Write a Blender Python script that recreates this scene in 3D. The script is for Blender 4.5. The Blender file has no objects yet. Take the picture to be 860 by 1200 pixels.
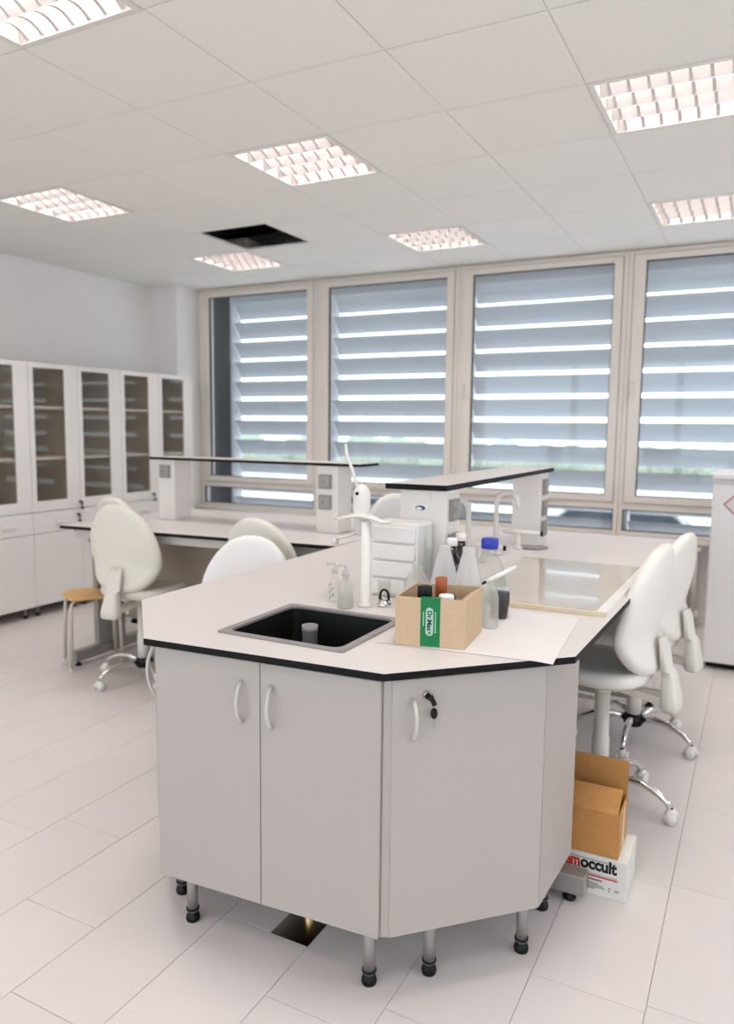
import bpy, math, random
from mathutils import Vector, Matrix
PI = math.pi
random.seed(7)
SC = bpy.context.scene
COL = SC.collection
CZ = 2.872                      # ceiling height
WT = 0.9                        # worktop height

# ------------------------------------------------------------------ camera
cam_d = bpy.data.cameras.new('camera')
cam = bpy.data.objects.new('camera', cam_d)
COL.objects.link(cam)
SC.camera = cam
FPX = 886.498
cam_d.sensor_fit = 'HORIZONTAL'
cam_d.sensor_width = 36.0
cam_d.lens = 36.0 * FPX / 860.0
cam_d.clip_start = 0.05
cam_d.clip_end = 400
YAW, PITCH, ROLL = math.radians(-27.46233), math.radians(-6.46098), math.radians(0.61099)
_f = Vector((math.sin(YAW) * math.cos(PITCH), math.cos(YAW) * math.cos(PITCH), math.sin(PITCH)))
_r = Vector((math.cos(YAW), -math.sin(YAW), 0))
_u = _r.cross(_f)
_c, _s = math.cos(ROLL), math.sin(ROLL)
_r2, _u2 = _c * _r + _s * _u, -_s * _r + _c * _u
_m = Matrix((_r2, _u2, -_f)).transposed().to_4x4()
_m.translation = Vector((0, 0, 1.5))
cam.matrix_world = _m
cam_d.dof.use_dof = True
cam_d.dof.focus_distance = 2.15
cam_d.dof.aperture_fstop = 3.2


def to_px(p):
    q = Vector(p) - Vector((0, 0, 1.5))
    d = q.dot(_f)
    if d < 0.05:
        return None
    return 430 + FPX * q.dot(_r2) / d, 600 - FPX * q.dot(_u2) / d


# ------------------------------------------------------------------ world, exposure, lamp power
SC.view_settings.view_transform = 'Standard'
SC.view_settings.look = 'None'
SC.view_settings.exposure = 0.08
SC.view_settings.gamma = 1.0
LAMP_W = 7.9
LAMP_COL = (1.0, 0.957, 0.92)
wd = bpy.data.worlds.new('overcast_sky')
SC.world = wd
wd.use_nodes = True
_bg = wd.node_tree.nodes['Background']
_bg.inputs[0].default_value = (0.88, 0.94, 1.0, 1)
_bg.inputs[1].default_value = 3.0


# ------------------------------------------------------------------ materials
def lin(c):
    def f(v):
        v /= 255.0
        return v / 12.92 if v <= 0.04045 else ((v + 0.055) / 1.055) ** 2.4
    return (f(c[0]), f(c[1]), f(c[2]), 1)


def mat(name, rgb, rough=0.5, metal=0.0, noise=0.0, scale=20.0, bump=0.0, bscale=200.0, rnd=0.0, spec=0.5,
        stretch=None, trans=0.0, coat=0.0, ior=1.45):
    m = bpy.data.materials.new(name)
    m.use_nodes = True
    nt = m.node_tree
    b = nt.nodes['Principled BSDF']
    b.inputs['Base Color'].default_value = lin(rgb)
    b.inputs['Roughness'].default_value = rough
    b.inputs['Metallic'].default_value = metal
    b.inputs['Specular IOR Level'].default_value = spec
    b.inputs['IOR'].default_value = ior
    b.inputs['Transmission Weight'].default_value = trans
    b.inputs['Coat Weight'].default_value = coat
    L = nt.links
    tc = nt.nodes.new('ShaderNodeTexCoord')
    src = tc.outputs['Object']
    if stretch:
        mp = nt.nodes.new('ShaderNodeMapping')
        mp.inputs['Scale'].default_value = stretch
        L.new(src, mp.inputs['Vector'])
        src = mp.outputs['Vector']
    if noise > 0 or rnd > 0:
        hsv = nt.nodes.new('ShaderNodeHueSaturation')
        hsv.inputs['Color'].default_value = lin(rgb)
        val = None
        if noise > 0:
            n = nt.nodes.new('ShaderNodeTexNoise')
            n.inputs['Scale'].default_value = scale
            n.inputs['Detail'].default_value = 4
            L.new(src, n.inputs['Vector'])
            mr = nt.nodes.new('ShaderNodeMapRange')
            mr.inputs['From Min'].default_value = 0.25
            mr.inputs['From Max'].default_value = 0.75
            mr.inputs['To Min'].default_value = 1 - noise
            mr.inputs['To Max'].default_value = 1 + noise
            L.new(n.outputs['Fac'], mr.inputs['Value'])
            val = mr.outputs['Result']
        if rnd > 0:
            oi = nt.nodes.new('ShaderNodeObjectInfo')
            mr2 = nt.nodes.new('ShaderNodeMapRange')
            mr2.inputs['To Min'].default_value = 1 - rnd
            mr2.inputs['To Max'].default_value = 1 + rnd
            L.new(oi.outputs['Random'], mr2.inputs['Value'])
            if val is None:
                val = mr2.outputs['Result']
            else:
                mu = nt.nodes.new('ShaderNodeMath')
                mu.operation = 'MULTIPLY'
                L.new(val, mu.inputs[0])
                L.new(mr2.outputs['Result'], mu.inputs[1])
                val = mu.outputs[0]
        L.new(val, hsv.inputs['Value'])
        L.new(hsv.outputs['Color'], b.inputs['Base Color'])
    if bump > 0:
        n2 = nt.nodes.new('ShaderNodeTexNoise')
        n2.inputs['Scale'].default_value = bscale
        n2.inputs['Detail'].default_value = 3
        L.new(src, n2.inputs['Vector'])
        bp = nt.nodes.new('ShaderNodeBump')
        bp.inputs['Strength'].default_value = bump
        bp.inputs['Distance'].default_value = 0.002
        L.new(n2.outputs['Fac'], bp.inputs['Height'])
        L.new(bp.outputs['Normal'], b.inputs['Normal'])
    return m


def glass_mat(name, tint=(1, 1, 1), ior=1.45, rough=0.0, body=0.0, body_rgb=(255, 255, 255)):
    """thin clear sheet: see-through with a fresnel reflection, optional milky body"""
    m = bpy.data.materials.new(name)
    m.use_nodes = True
    nt = m.node_tree
    nt.nodes.clear()
    out = nt.nodes.new('ShaderNodeOutputMaterial')
    tr = nt.nodes.new('ShaderNodeBsdfTransparent')
    tr.inputs[0].default_value = (*tint, 1)
    gl = nt.nodes.new('ShaderNodeBsdfGlossy')
    gl.inputs['Roughness'].default_value = rough
    f0 = ((ior - 1) / (ior + 1)) ** 2
    lw = nt.nodes.new('ShaderNodeLayerWeight')
    lw.inputs['Blend'].default_value = 0.5
    pw = nt.nodes.new('ShaderNodeMath')
    pw.operation = 'POWER'
    pw.inputs[1].default_value = 5.0
    fr = nt.nodes.new('ShaderNodeMath')
    fr.operation = 'MULTIPLY_ADD'
    fr.inputs[1].default_value = 1 - f0
    fr.inputs[2].default_value = f0
    nt.links.new(lw.outputs['Facing'], pw.inputs[0])
    nt.links.new(pw.outputs[0], fr.inputs[0])
    mx = nt.nodes.new('ShaderNodeMixShader')
    L = nt.links
    base = tr.outputs[0]
    if body > 0:
        df = nt.nodes.new('ShaderNodeBsdfDiffuse')
        df.inputs[0].default_value = lin(body_rgb)
        tl = nt.nodes.new('ShaderNodeBsdfTranslucent')
        tl.inputs[0].default_value = lin(body_rgb)
        m1 = nt.nodes.new('ShaderNodeMixShader')
        m1.inputs[0].default_value = 0.5
        L.new(df.outputs[0], m1.inputs[1])
        L.new(tl.outputs[0], m1.inputs[2])
        m2 = nt.nodes.new('ShaderNodeMixShader')
        m2.inputs[0].default_value = body
        L.new(tr.outputs[0], m2.inputs[1])
        L.new(m1.outputs[0], m2.inputs[2])
        base = m2.outputs[0]
    L.new(fr.outputs[0], mx.inputs[0])
    L.new(base, mx.inputs[1])
    L.new(gl.outputs[0], mx.inputs[2])
    L.new(mx.outputs[0], out.inputs[0])
    return m


M = {}
M['wall'] = mat('wall_paint', (250, 245, 242), 0.85, bump=0.15, bscale=120)
M['ceil'] = mat('ceiling_fibre', (247, 244, 239), 0.95, noise=0.03, scale=160, bump=0.4, bscale=260, rnd=0.008)
M['rail'] = mat('ceiling_rail', (230, 227, 222), 0.6)
M['plenum'] = mat('dark_plenum', (34, 32, 30), 0.95)
M['tile'] = mat('floor_tile', (216, 207, 204), 0.42, noise=0.02, scale=7, rnd=0.016, bump=0.05, bscale=60, spec=0.4)
M['grout'] = mat('floor_grout', (150, 140, 132), 0.9)
M['lam'] = mat('white_laminate', (246, 241, 237), 0.45, noise=0.006, scale=40)
M['lam2'] = mat('grey_laminate', (181, 172.5, 165.5), 0.45, noise=0.006, scale=40)
M['lamedge'] = mat('laminate_edge', (205, 199, 190), 0.5)
M['top'] = mat('worktop_white', (222, 214, 211), 0.38, noise=0.01, scale=300)
M['core'] = mat('worktop_black_core', (12, 11, 10), 0.55, spec=0.25)
M['steel'] = mat('brushed_steel', (176, 172, 168), 0.35, 0.85)
M['legm'] = mat('leg_grey_metal', (166, 162, 158), 0.4, 0.55)
M['black'] = mat('black_plastic', (13, 12, 12), 0.45, spec=0.35)
M['basin'] = mat('black_basin', (14, 14, 13), 0.5, noise=0.15, scale=400)
M['rim'] = mat('sink_rim_grey', (150, 144, 142), 0.45)
M['pvc'] = mat('grey_pvc', (158, 152, 154), 0.5)
M['chrome'] = mat('chrome', (225, 224, 224), 0.08, 1.0)
M['wmetal'] = mat('white_coated_metal', (238, 232, 226), 0.35)
M['cream'] = mat('cream_tube', (214, 204, 188), 0.4)
M['pu'] = mat('chair_white_pu', (243, 237, 229), 0.55, bump=0.25, bscale=350)
M['pu2'] = mat('chair_offwhite_pu', (234, 228, 216), 0.55, bump=0.25, bscale=350)
M['pu3'] = mat('chair_bright_pu', (246, 242, 238), 0.5, bump=0.2, bscale=350)
M['plas'] = mat('chair_grey_plastic', (228, 222, 213), 0.45)
M['wood'] = mat('birch_wood', (222, 178, 116), 0.45, noise=0.12, scale=9, stretch=(1, 9, 1))
M['ltwood'] = mat('pale_wood_trim', (222, 206, 176), 0.5, noise=0.08, scale=12, stretch=(2, 20, 2))
M['frame'] = mat('window_frame_beige', (242, 233, 224), 0.45)
M['gask'] = mat('window_gasket', (38, 38, 40), 0.6)
M['slat'] = mat('blind_slat', (208, 208, 210), 0.5, 0.0)
M['anth'] = mat('anthracite_metal', (62, 60, 62), 0.5, 0.2)
M['glass'] = glass_mat('window_glass', (0.93, 0.97, 1.0))
M['cglass'] = glass_mat('cabinet_glass', (0.93, 0.915, 0.89), ior=1.45, body=0.06, body_rgb=(200, 190, 178))
M['clear'] = glass_mat('clear_vessel', (0.96, 0.97, 0.96), ior=1.35, body=0.03)
M['milky'] = glass_mat('milky_plastic', (0.95, 0.95, 0.95), ior=1.35, rough=0.25, body=0.72, body_rgb=(238, 236, 234))
M['frost'] = glass_mat('frosted_clear', (0.95, 0.96, 0.94), ior=1.35, rough=0.2, body=0.35, body_rgb=(232, 232, 226))
M['cabin'] = mat('cabinet_inside', (222, 208, 190), 0.7)
M['bench'] = mat('bench_panel_beige', (186, 172, 156), 0.7)
M['card'] = mat('kraft_cardboard', (206, 178, 146), 0.8, noise=0.05, scale=60, bump=0.1, bscale=80)
M['card2'] = mat('brown_cardboard', (198, 142, 82), 0.8, noise=0.07, scale=45, bump=0.1, bscale=80)
M['carded'] = mat('cardboard_edge', (176, 142, 106), 0.9)
M['wbox'] = mat('white_carton', (226, 224, 218), 0.6)
M['tape'] = mat('clear_tape', (216, 188, 150), 0.25)
M['green'] = mat('green_label', (0, 122, 62), 0.5)
M['pill'] = mat('pale_green_pill', (176, 208, 190), 0.5)
M['dgreen'] = mat('dark_green_ink', (16, 70, 46), 0.6)
M['white'] = mat('white_plastic', (242, 237, 233), 0.4)
M['paper'] = mat('white_paper', (228, 223, 222), 0.8)
M['red'] = mat('red_ink', (214, 40, 34), 0.6)
M['ink'] = mat('black_ink', (22, 20, 20), 0.6)
M['inkg'] = mat('grey_ink', (120, 116, 114), 0.7)
M['blue'] = mat('blue_cap', (52, 66, 178), 0.4)
M['logo'] = mat('navy_oval', (70, 74, 130), 0.5)
M['amber'] = mat('amber_glass', (92, 44, 16), 0.1, coat=0.5)
M['dkbrown'] = mat('dark_brown_glass', (42, 24, 18), 0.12, coat=0.5)
M['liquid'] = mat('dark_brown_liquid', (24, 11, 7), 0.35)
M['orange'] = mat('orange_cap', (176, 92, 50), 0.4)
M['leaf'] = mat('green_print', (98, 160, 104), 0.6)
M['socket'] = mat('grey_socket', (150, 144, 140), 0.45)
M['brass'] = mat('brass_fitting', (176, 150, 96), 0.3, 0.9)
M['glossbd'] = mat('glossy_board', (212, 202, 188), 0.1, noise=0.02, scale=5, coat=0.6)
M['louv'] = mat('louvre_aluminium', (222, 216, 215), 0.35, 0.2)
M['asph'] = mat('pale_asphalt', (222, 219, 214), 0.9, noise=0.08, scale=1.5)
M['carp'] = mat('car_paint_dark', (42, 48, 62), 0.25, 0.3)
M['carp2'] = mat('car_paint_silver', (150, 156, 164), 0.3, 0.5)
M['carw'] = mat('car_window', (28, 34, 42), 0.08)
M['hedge'] = mat('hedge_leaves', (150, 158, 140), 0.8, noise=0.4, scale=6)
M['pinkred'] = mat('hazard_red', (196, 96, 104), 0.6)


# ------------------------------------------------------------------ mesh builder
class MB:
    def __init__(self):
        self.v, self.f, self.sm, self.mi = [], [], [], []

    def add(self, vs, fs, smooth=False, mi=0):
        o = len(self.v)
        self.v += [tuple(p) for p in vs]
        for f in fs:
            self.f.append(tuple(i + o for i in f))
            self.sm.append(smooth)
            self.mi.append(mi)
        return self

    def box(self, x0, x1, y0, y1, z0, z1, mi=0):
        vs = [(x0, y0, z0), (x1, y0, z0), (x1, y1, z0), (x0, y1, z0), (x0, y0, z1), (x1, y0, z1), (x1, y1, z1), (x0, y1, z1)]
        return self.add(vs, [(3, 2, 1, 0), (4, 5, 6, 7), (0, 1, 5, 4), (1, 2, 6, 5), (2, 3, 7, 6), (3, 0, 4, 7)], mi=mi)

    def obox(self, a, b, w, h, up=(0, 0, 1), mi=0):
        """bar from a to b with width w (sideways) and height h (along up)"""
        a, b, up = Vector(a), Vector(b), Vector(up)
        d = (b - a).normalized()
        s = d.cross(up).normalized() * (w / 2)
        t = s.cross(d).normalized() * (h / 2)
        vs = [a - s - t, a + s - t, a + s + t, a - s + t, b - s - t, b + s - t, b + s + t, b - s + t]
        return self.add(vs, [(0, 1, 2, 3), (7, 6, 5, 4), (0, 4, 5, 1), (1, 5, 6, 2), (2, 6, 7, 3), (3, 7, 4, 0)], mi=mi)

    def prism(self, poly, z0, z1, mi=0, mi_side=None):
        n = len(poly)
        vs = [(p[0], p[1], z0) for p in poly] + [(p[0], p[1], z1) for p in poly]
        self.add(vs, [tuple(range(n - 1, -1, -1)), tuple(range(n, 2 * n))], mi=mi)
        k = len(self.v) - 2 * n
        for i in range(n):
            j = (i + 1) % n
            self.f.append((k + i, k + j, k + n + j, k + n + i))
            self.sm.append(False)
            self.mi.append(mi if mi_side is None else mi_side)
        return self

    def rings(self, rings, smooth=True, caps=True, mi=0):
        n = len(rings[0])
        vs = [p for r in rings for p in r]
        fs = []
        for i in range(len(rings) - 1):
            for j in range(n):
                k = (j + 1) % n
                fs.append((i * n + j, i * n + k, (i + 1) * n + k, (i + 1) * n + j))
        if caps:
            fs.append(tuple(range(n - 1, -1, -1)))
            fs.append(tuple((len(rings) - 1) * n + j for j in range(n)))
        return self.add(vs, fs, smooth, mi)

    def lathe(self, prof, n=20, c=(0, 0, 0), mi=0, caps=True):
        rs = []
        for r, z in prof:
            r = max(r, 1e-4)
            rs.append([(c[0] + r * math.cos(2 * PI * k / n), c[1] + r * math.sin(2 * PI * k / n), c[2] + z) for k in range(n)])
        return self.rings(rs, True, caps, mi)

    def cyl(self, c, r, z0, z1, n=18, mi=0):
        return self.lathe([(r, z0), (r, z1)], n, (c[0], c[1], 0), mi)

    def tube(self, pts, r, n=10, mi=0, caps=True):
        pts = [Vector(p) for p in pts]
        rr = r if isinstance(r, (list, tuple)) else [r] * len(pts)
        rs = []
        prev = None
        for i, p in enumerate(pts):
            if i == 0:
                d = pts[1] - p
            elif i == len(pts) - 1:
                d = p - pts[i - 1]
            else:
                d = (pts[i + 1] - p).normalized() + (p - pts[i - 1]).normalized()
            d.normalize()
            if prev is None:
                a = Vector((0, 0, 1)) if abs(d.z) < 0.9 else Vector((1, 0, 0))
                s = d.cross(a).normalized()
            else:
                s = (prev - d * prev.dot(d)).normalized()
            prev = s
            t = d.cross(s)
            rs.append([p + (s * math.cos(2 * PI * k / n) + t * math.sin(2 * PI * k / n)) * rr[i] for k in range(n)])
        return self.rings(rs, True, caps, mi)

    def ball(self, c, r, n=12, mi=0, sz=1.0):
        pr = [(r * math.sin(PI * k / 8), -r * sz * math.cos(PI * k / 8)) for k in range(9)]
        return self.lathe(pr, n, c, mi)

    def build(self, name, mats, parent=None, origin=(0, 0, 0), bevel=0.0, seg=2, angle=40, xf=None):
        me = bpy.data.meshes.new(name)
        o = Vector(origin)
        vs = [Vector(p) for p in self.v]
        if xf:
            vs = [Vector(xf(p)) for p in vs]
        me.from_pydata([tuple(p - o) for p in vs], [], self.f)
        if not isinstance(mats, (list, tuple)):
            mats = [mats]
        for m in mats:
            me.materials.append(m)
        me.polygons.foreach_set('use_smooth', self.sm)
        me.polygons.foreach_set('material_index', self.mi)
        me.update()
        ob = bpy.data.objects.new(name, me)
        COL.objects.link(ob)
        if parent is not None:
            ob.parent = parent
        elif tuple(origin) != (0, 0, 0):
            ob.location = o
        if bevel > 0:
            b = ob.modifiers.new('edge', 'BEVEL')
            b.width = bevel
            b.segments = seg
            b.limit_method = 'ANGLE'
            b.angle_limit = math.radians(angle)
        return ob


def arc(cx, cz, r, a0, a1, n):
    return [(cx + r * math.cos(a0 + (a1 - a0) * k / n), cz + r * math.sin(a0 + (a1 - a0) * k / n)) for k in range(n + 1)]


def tag(o, label=None, cat=None, group=None, kind=None):
    if label:
        o['label'] = label
    if cat:
        o['category'] = cat
    if group:
        o['group'] = group
    if kind:
        o['kind'] = kind
    return o


def thing(name, label, cat, loc=(0, 0, 0), rz=0.0, group=None):
    o = bpy.data.objects.new(name, None)
    COL.objects.link(o)
    o.empty_display_size = 0.1
    o.location = loc
    o.rotation_euler = (0, 0, rz)
    return tag(o, label, cat, group)


def struct(o, label):
    return tag(o, label, kind='structure')


def sroot(name, label, loc=(0, 0, 0)):
    o = bpy.data.objects.new(name, None)
    COL.objects.link(o)
    o.location = loc
    return struct(o, label)


def dup(root, loc, rz, label, group=None):
    r = root.copy()
    COL.objects.link(r)
    r.location = loc
    r.rotation_euler = (0, 0, rz)
    r['label'] = label
    if group:
        r['group'] = group
    for ch in list(root.children):
        c = ch.copy()
        COL.objects.link(c)
        c.parent = r
        for g in ch.children:
            d = g.copy()
            COL.objects.link(d)
            d.parent = c
    return r


def inst(mesh_ob, name, parent, loc, rot=(0, 0, 0)):
    o = bpy.data.objects.new(name, mesh_ob.data)
    COL.objects.link(o)
    o.parent = parent
    o.location = loc
    o.rotation_euler = rot
    for md in mesh_ob.modifiers:
        n = o.modifiers.new(md.name, 'BEVEL')
        n.width, n.segments, n.limit_method, n.angle_limit = md.width, md.segments, md.limit_method, md.angle_limit
    return o


def text(s, name, m, parent, mw, size=0.05, bold=0.0, depth=0.0006, ax='LEFT', shear=0, spacing=1.0):
    """flat lettering; mw = local matrix in the parent's space (text runs along its x, up is its y)"""
    cu = bpy.data.curves.new(name, 'FONT')
    cu.body = s
    cu.size = size
    cu.extrude = depth
    cu.offset = bold
    cu.align_x = ax
    cu.align_y = 'CENTER'
    cu.shear = shear
    cu.space_character = spacing
    cu.resolution_u = 4
    tmp = bpy.data.objects.new(name + '_tmp', cu)
    COL.objects.link(tmp)
    dg = bpy.context.evaluated_depsgraph_get()
    me = bpy.data.meshes.new_from_object(tmp.evaluated_get(dg))
    bpy.data.objects.remove(tmp)
    me.materials.clear()
    me.materials.append(m)
    o = bpy.data.objects.new(name, me)
    COL.objects.link(o)
    o.parent = parent
    o.matrix_local = mw
    return o


def frame_mat(origin, xdir, ydir):
    x, y = Vector(xdir).normalized(), Vector(ydir).normalized()
    z = x.cross(y)
    m = Matrix((x, y, z)).transposed().to_4x4()
    m.translation = Vector(origin)
    return m


# ================================================================== room shell
XL, XR, YB, YW = -5.6, 2.9, -2.4, 6.3
ZS = 3.35
# floor: base slab with an opening for the drain, tiles on top
OPX0, OPX1, OPY0, OPY1 = -1.21, -1.083, 1.735, 1.955
fl = MB()
fl.box(XL - .2, OPX0, YB - .2, YW + .2, -.2, -.003)
fl.box(OPX1, XR + .2, YB - .2, YW + .2, -.2, -.003)
fl.box(OPX0, OPX1, YB - .2, OPY0, -.2, -.003)
fl.box(OPX0, OPX1, OPY1, YW + .2, -.2, -.003)
floor = struct(fl.build('floor', M['grout']), 'pale grey tiled laboratory floor')
pit = MB()
pit.box(OPX0, OPX1, OPY0, OPY1, -.20, -.16)
pit.build('drain_pit', M['plenum'], floor)
offs = {-1: 1.964, 0: 1.936, 1: 1.629, 2: 1.521, 3: 1.735, 4: 1.813, 5: 1.501, 6: 1.9, 7: 1.785, 8: 2.234}
G = 0.0016
tcache = {}
far = MB()
ntile = 0


def tile_mesh(w, l):
    k = (round(w, 3), round(l, 3))
    if k not in tcache:
        b = MB()
        x, y, c = w / 2, l / 2, .0012
        vs = [(-x, -y, -.003), (x, -y, -.003), (x, y, -.003), (-x, y, -.003),
              (-x, -y, -c), (x, -y, -c), (x, y, -c), (-x, y, -c),
              (-x + c, -y + c, 0), (x - c, -y + c, 0), (x - c, y - c, 0), (-x + c, y - c, 0)]
        b.add(vs, [(0, 1, 5, 4), (1, 2, 6, 5), (2, 3, 7, 6), (3, 0, 4, 7), (4, 5, 9, 8), (5, 6, 10, 9), (6, 7, 11, 10), (7, 4, 8, 11), (8, 9, 10, 11)])
        me = bpy.data.meshes.new('floor_tile')
        me.from_pydata(b.v, [], b.f)
        me.materials.append(M['tile'])
        tcache[k] = me
    return tcache[k]


for k in range(-10, 19):
    x0, x1 = -.18 - .3 * (k), -.18 - .3 * (k - 1)
    x0, x1 = x0 - .3 + .3, x1
    cx0, cx1 = max(-.48 - .3 * k, XL), min(-.18 - .3 * k, XR)
    if k == -1:
        cx0, cx1 = -.18, .12
    if cx1 - cx0 < .02:
        continue
    off = offs.get(k, random.uniform(0, .6))
    j0 = math.floor((YB - off) / .6)
    for j in range(j0, 20):
        ty0, ty1 = max(off + .6 * j, YB), min(off + .6 * (j + 1), YW)
        if ty1 - ty0 < .02:
            continue
        segs = [(cx0, cx1, ty0, ty1)]
        if k == 3 and abs(ty0 - 1.735) < .01:
            segs = [(cx0, OPX0, ty0, OPY1), (cx0, cx1, OPY1, ty1)]
        for (a, b_, c, d) in segs:
            pts = [to_px((px_, py_, 0)) for px_ in (a, b_) for py_ in (c, d)]
            vis = any(p and -40 < p[0] < 900 and 500 < p[1] < 1240 for p in pts)
            if vis and ntile < 298:
                o = bpy.data.objects.new('floor_tile', tile_mesh(b_ - a - G, d - c - G))
                COL.objects.link(o)
                o.parent = floor
                o.location = ((a + b_) / 2, (c + d) / 2, 0)
                ntile += 1
            else:
                far.box(a + G / 2, b_ - G / 2, c + G / 2, d - G / 2, -.003, 0)
tag(far.build('distant_floor_tiles', M['tile'], floor), kind='stuff')

# walls
w = MB().box(XL - .2, XL, YB - .2, YW + .03, 0, ZS)
struct(w.build('wall_left', M['wall']), 'plain white side wall above the tall cabinets')
w = MB().box(XL + .001, -5.262, 5.96, YW + .03, 0, CZ - .001)
struct(w.build('wall_corner', M['wall']), 'white boxed pillar in the corner beside the windows')
w = MB()
w.box(XR, XR + .2, YB - .2, YW + .4, 0, .85)
w.box(XR, XR + .2, YB - .2, YW + .4, 2.78, ZS)
WRY = [.3, 2.0, 3.7]  # unseen side windows, added to let more sky light into the room
w.box(XR, XR + .2, YB - .2, WRY[0], .85, 2.78)
w.box(XR, XR + .2, WRY[-1], YW + .4, .85, 2.78)
struct(w.build('wall_right', M['wall']), 'white wall with large windows added for light at the right side of the room')
for k in range(2):
    a, b_ = WRY[k], WRY[k + 1]
    wn = sroot('window_%d' % (7 + k), '%s side window added for light in the right-hand wall, beyond the picture' % ['nearer', 'farther'][k], (XR, a, .85))
    f = MB()
    f.box(XR + .06, XR + .13, a + .001, a + .06, .851, 2.779)
    f.box(XR + .06, XR + .13, b_ - .06, b_ - .001, .851, 2.779)
    f.box(XR + .06, XR + .13, a + .06, b_ - .06, .851, .91)
    f.box(XR + .06, XR + .13, a + .06, b_ - .06, 2.72, 2.779)
    f.build('frame', M['frame'], wn, (XR, a, .85))
    MB().box(XR + .09, XR + .091, a + .061, b_ - .061, .911, 2.719).build('glass_pane', M['glass'], wn, (XR, a, .85))
w = MB()
WBX = [-5.2, -3.3, -1.4, .5, 2.4]  # unseen window band, added to brighten the cabinet fronts and ceiling
w.box(XL, XR, YB - .2, YB, 0, .7)
w.box(XL, XR, YB - .2, YB, 2.78, ZS)
w.box(XL, WBX[0], YB - .2, YB, .7, 2.78)
w.box(WBX[-1], XR, YB - .2, YB, .7, 2.78)
struct(w.build('wall_back', M['wall']), 'white wall with a band of windows added for light behind the viewer')
for k in range(4):
    a, b_ = WBX[k], WBX[k + 1]
    wn = sroot('window_%d' % (9 + k), '%s window added for light in the wall behind the viewer' % ['first', 'second', 'third', 'fourth'][k], (a, YB, .7))
    f = MB()
    f.box(a + .001, a + .06, YB - .13, YB - .06, .701, 2.779)
    f.box(b_ - .06, b_ - .001, YB - .13, YB - .06, .701, 2.779)
    f.box(a + .06, b_ - .06, YB - .13, YB - .06, .701, .76)
    f.box(a + .06, b_ - .06, YB - .13, YB - .06, 2.72, 2.779)
    f.build('frame', M['frame'], wn, (a, YB, .7))
    MB().box(a + .061, b_ - .061, YB - .091, YB - .09, .761, 2.719).build('glass_pane', M['glass'], wn, (a, YB, .7))
w = MB()
w.box(-5.26, XR, YW - .02, YW + .2, 0, .63)
w.box(-5.26, XR, YW, YW + .2, 2.866, ZS)
struct(w.build('wall_window', M['wall']), 'white parapet wall below and above the window band')
w = MB().box(-5.255, XR - .005, YW - .12, YW + .03, .631, .655)
struct(w.build('trim_1', M['wmetal'], bevel=.004), 'white window sill board running under all windows')

# ceiling: dark slab above, grid rails, panels
GX, GY = -3.1172, 2.6395
cl = MB().box(XL - .2, XR + .2, YB - .2, YW + .4, ZS, ZS + .1)
ceiling = struct(cl.build('ceiling', M['plenum']), 'suspended grid ceiling of white square mineral panels')
HOLE = (-1, 3)
LIGHTS = [(i, j) for j in (-8, -5, -2, 1, 4) for i in (-2, 1, 4, 7) if not (i == 7 and j == -8)]
i0, i1 = math.floor((XL - GX) / .6), math.ceil((XR - GX) / .6)
j0, j1 = math.floor((YB - GY) / .6), math.ceil((YW - GY) / .6)
for i in range(i0 + 1, i1):
    x = GX + .6 * i
    MB().box(x - .011, x + .011, YB, YW, CZ + .004, CZ + .014).build('grid_rail', M['rail'], ceiling)
xs = [XL] + [GX + .6 * i for i in range(i0 + 1, i1)] + [XR]
for j in range(j0 + 1, j1):
    y = GY + .6 * j
    b = MB()
    for a, c in zip(xs[:-1], xs[1:]):
        b.box(a + .0112, c - .0112, y - .011, y + .011, CZ + .004, CZ + .014)
    b.build('grid_rail', M['rail'], ceiling)
pc = {}
for i in range(i0, i1):
    for j in range(j0, j1):
        if (i, j) in LIGHTS or (i, j) == HOLE:
            continue
        a, b_ = max(GX + .6 * i, XL), min(GX + .6 * (i + 1), XR)
        c, d = max(GY + .6 * j, YB), min(GY + .6 * (j + 1), YW)
        if b_ - a < .03 or d - c < .03:
            continue
        key = (round(b_ - a, 3), round(d - c, 3))
        if key not in pc:
            q = MB()
            hx, hy, e, t = (b_ - a) / 2 - .0022, (d - c) / 2 - .0040, .0025, .002
            vs = [(-hx, -hy, .0035), (hx, -hy, .0035), (hx, hy, .0035), (-hx, hy, .0035), (-hx, -hy, t), (hx, -hy, t), (hx, hy, t), (-hx, hy, t),
                  (-hx + e, -hy + e, 0), (hx - e, -hy + e, 0), (hx - e, hy - e, 0), (-hx + e, hy - e, 0)]
            q.add(vs, [(0, 1, 2, 3), (0, 4, 5, 1), (1, 5, 6, 2), (2, 6, 7, 3), (3, 7, 4, 0), (4, 8, 9, 5), (5, 9, 10, 6), (6, 10, 11, 7), (7, 11, 8, 4), (11, 10, 9, 8)])
            me = bpy.data.meshes.new('ceiling_panel')
            me.from_pydata(q.v, [], q.f)
            me.materials.append(M['ceil'])
            pc[key] = me
        o = bpy.data.objects.new('ceiling_panel', pc[key])
        COL.objects.link(o)
        o.parent = ceiling
        o.location = ((a + b_) / 2, (c + d) / 2, CZ)
# what shows inside the open ceiling cell
q = MB()
q.tube([(-3.9, 4.72, 3.02), (-2.9, 4.62, 3.04)], .035, 12)
q.build('duct_pipe', M['pvc'], ceiling)


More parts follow.
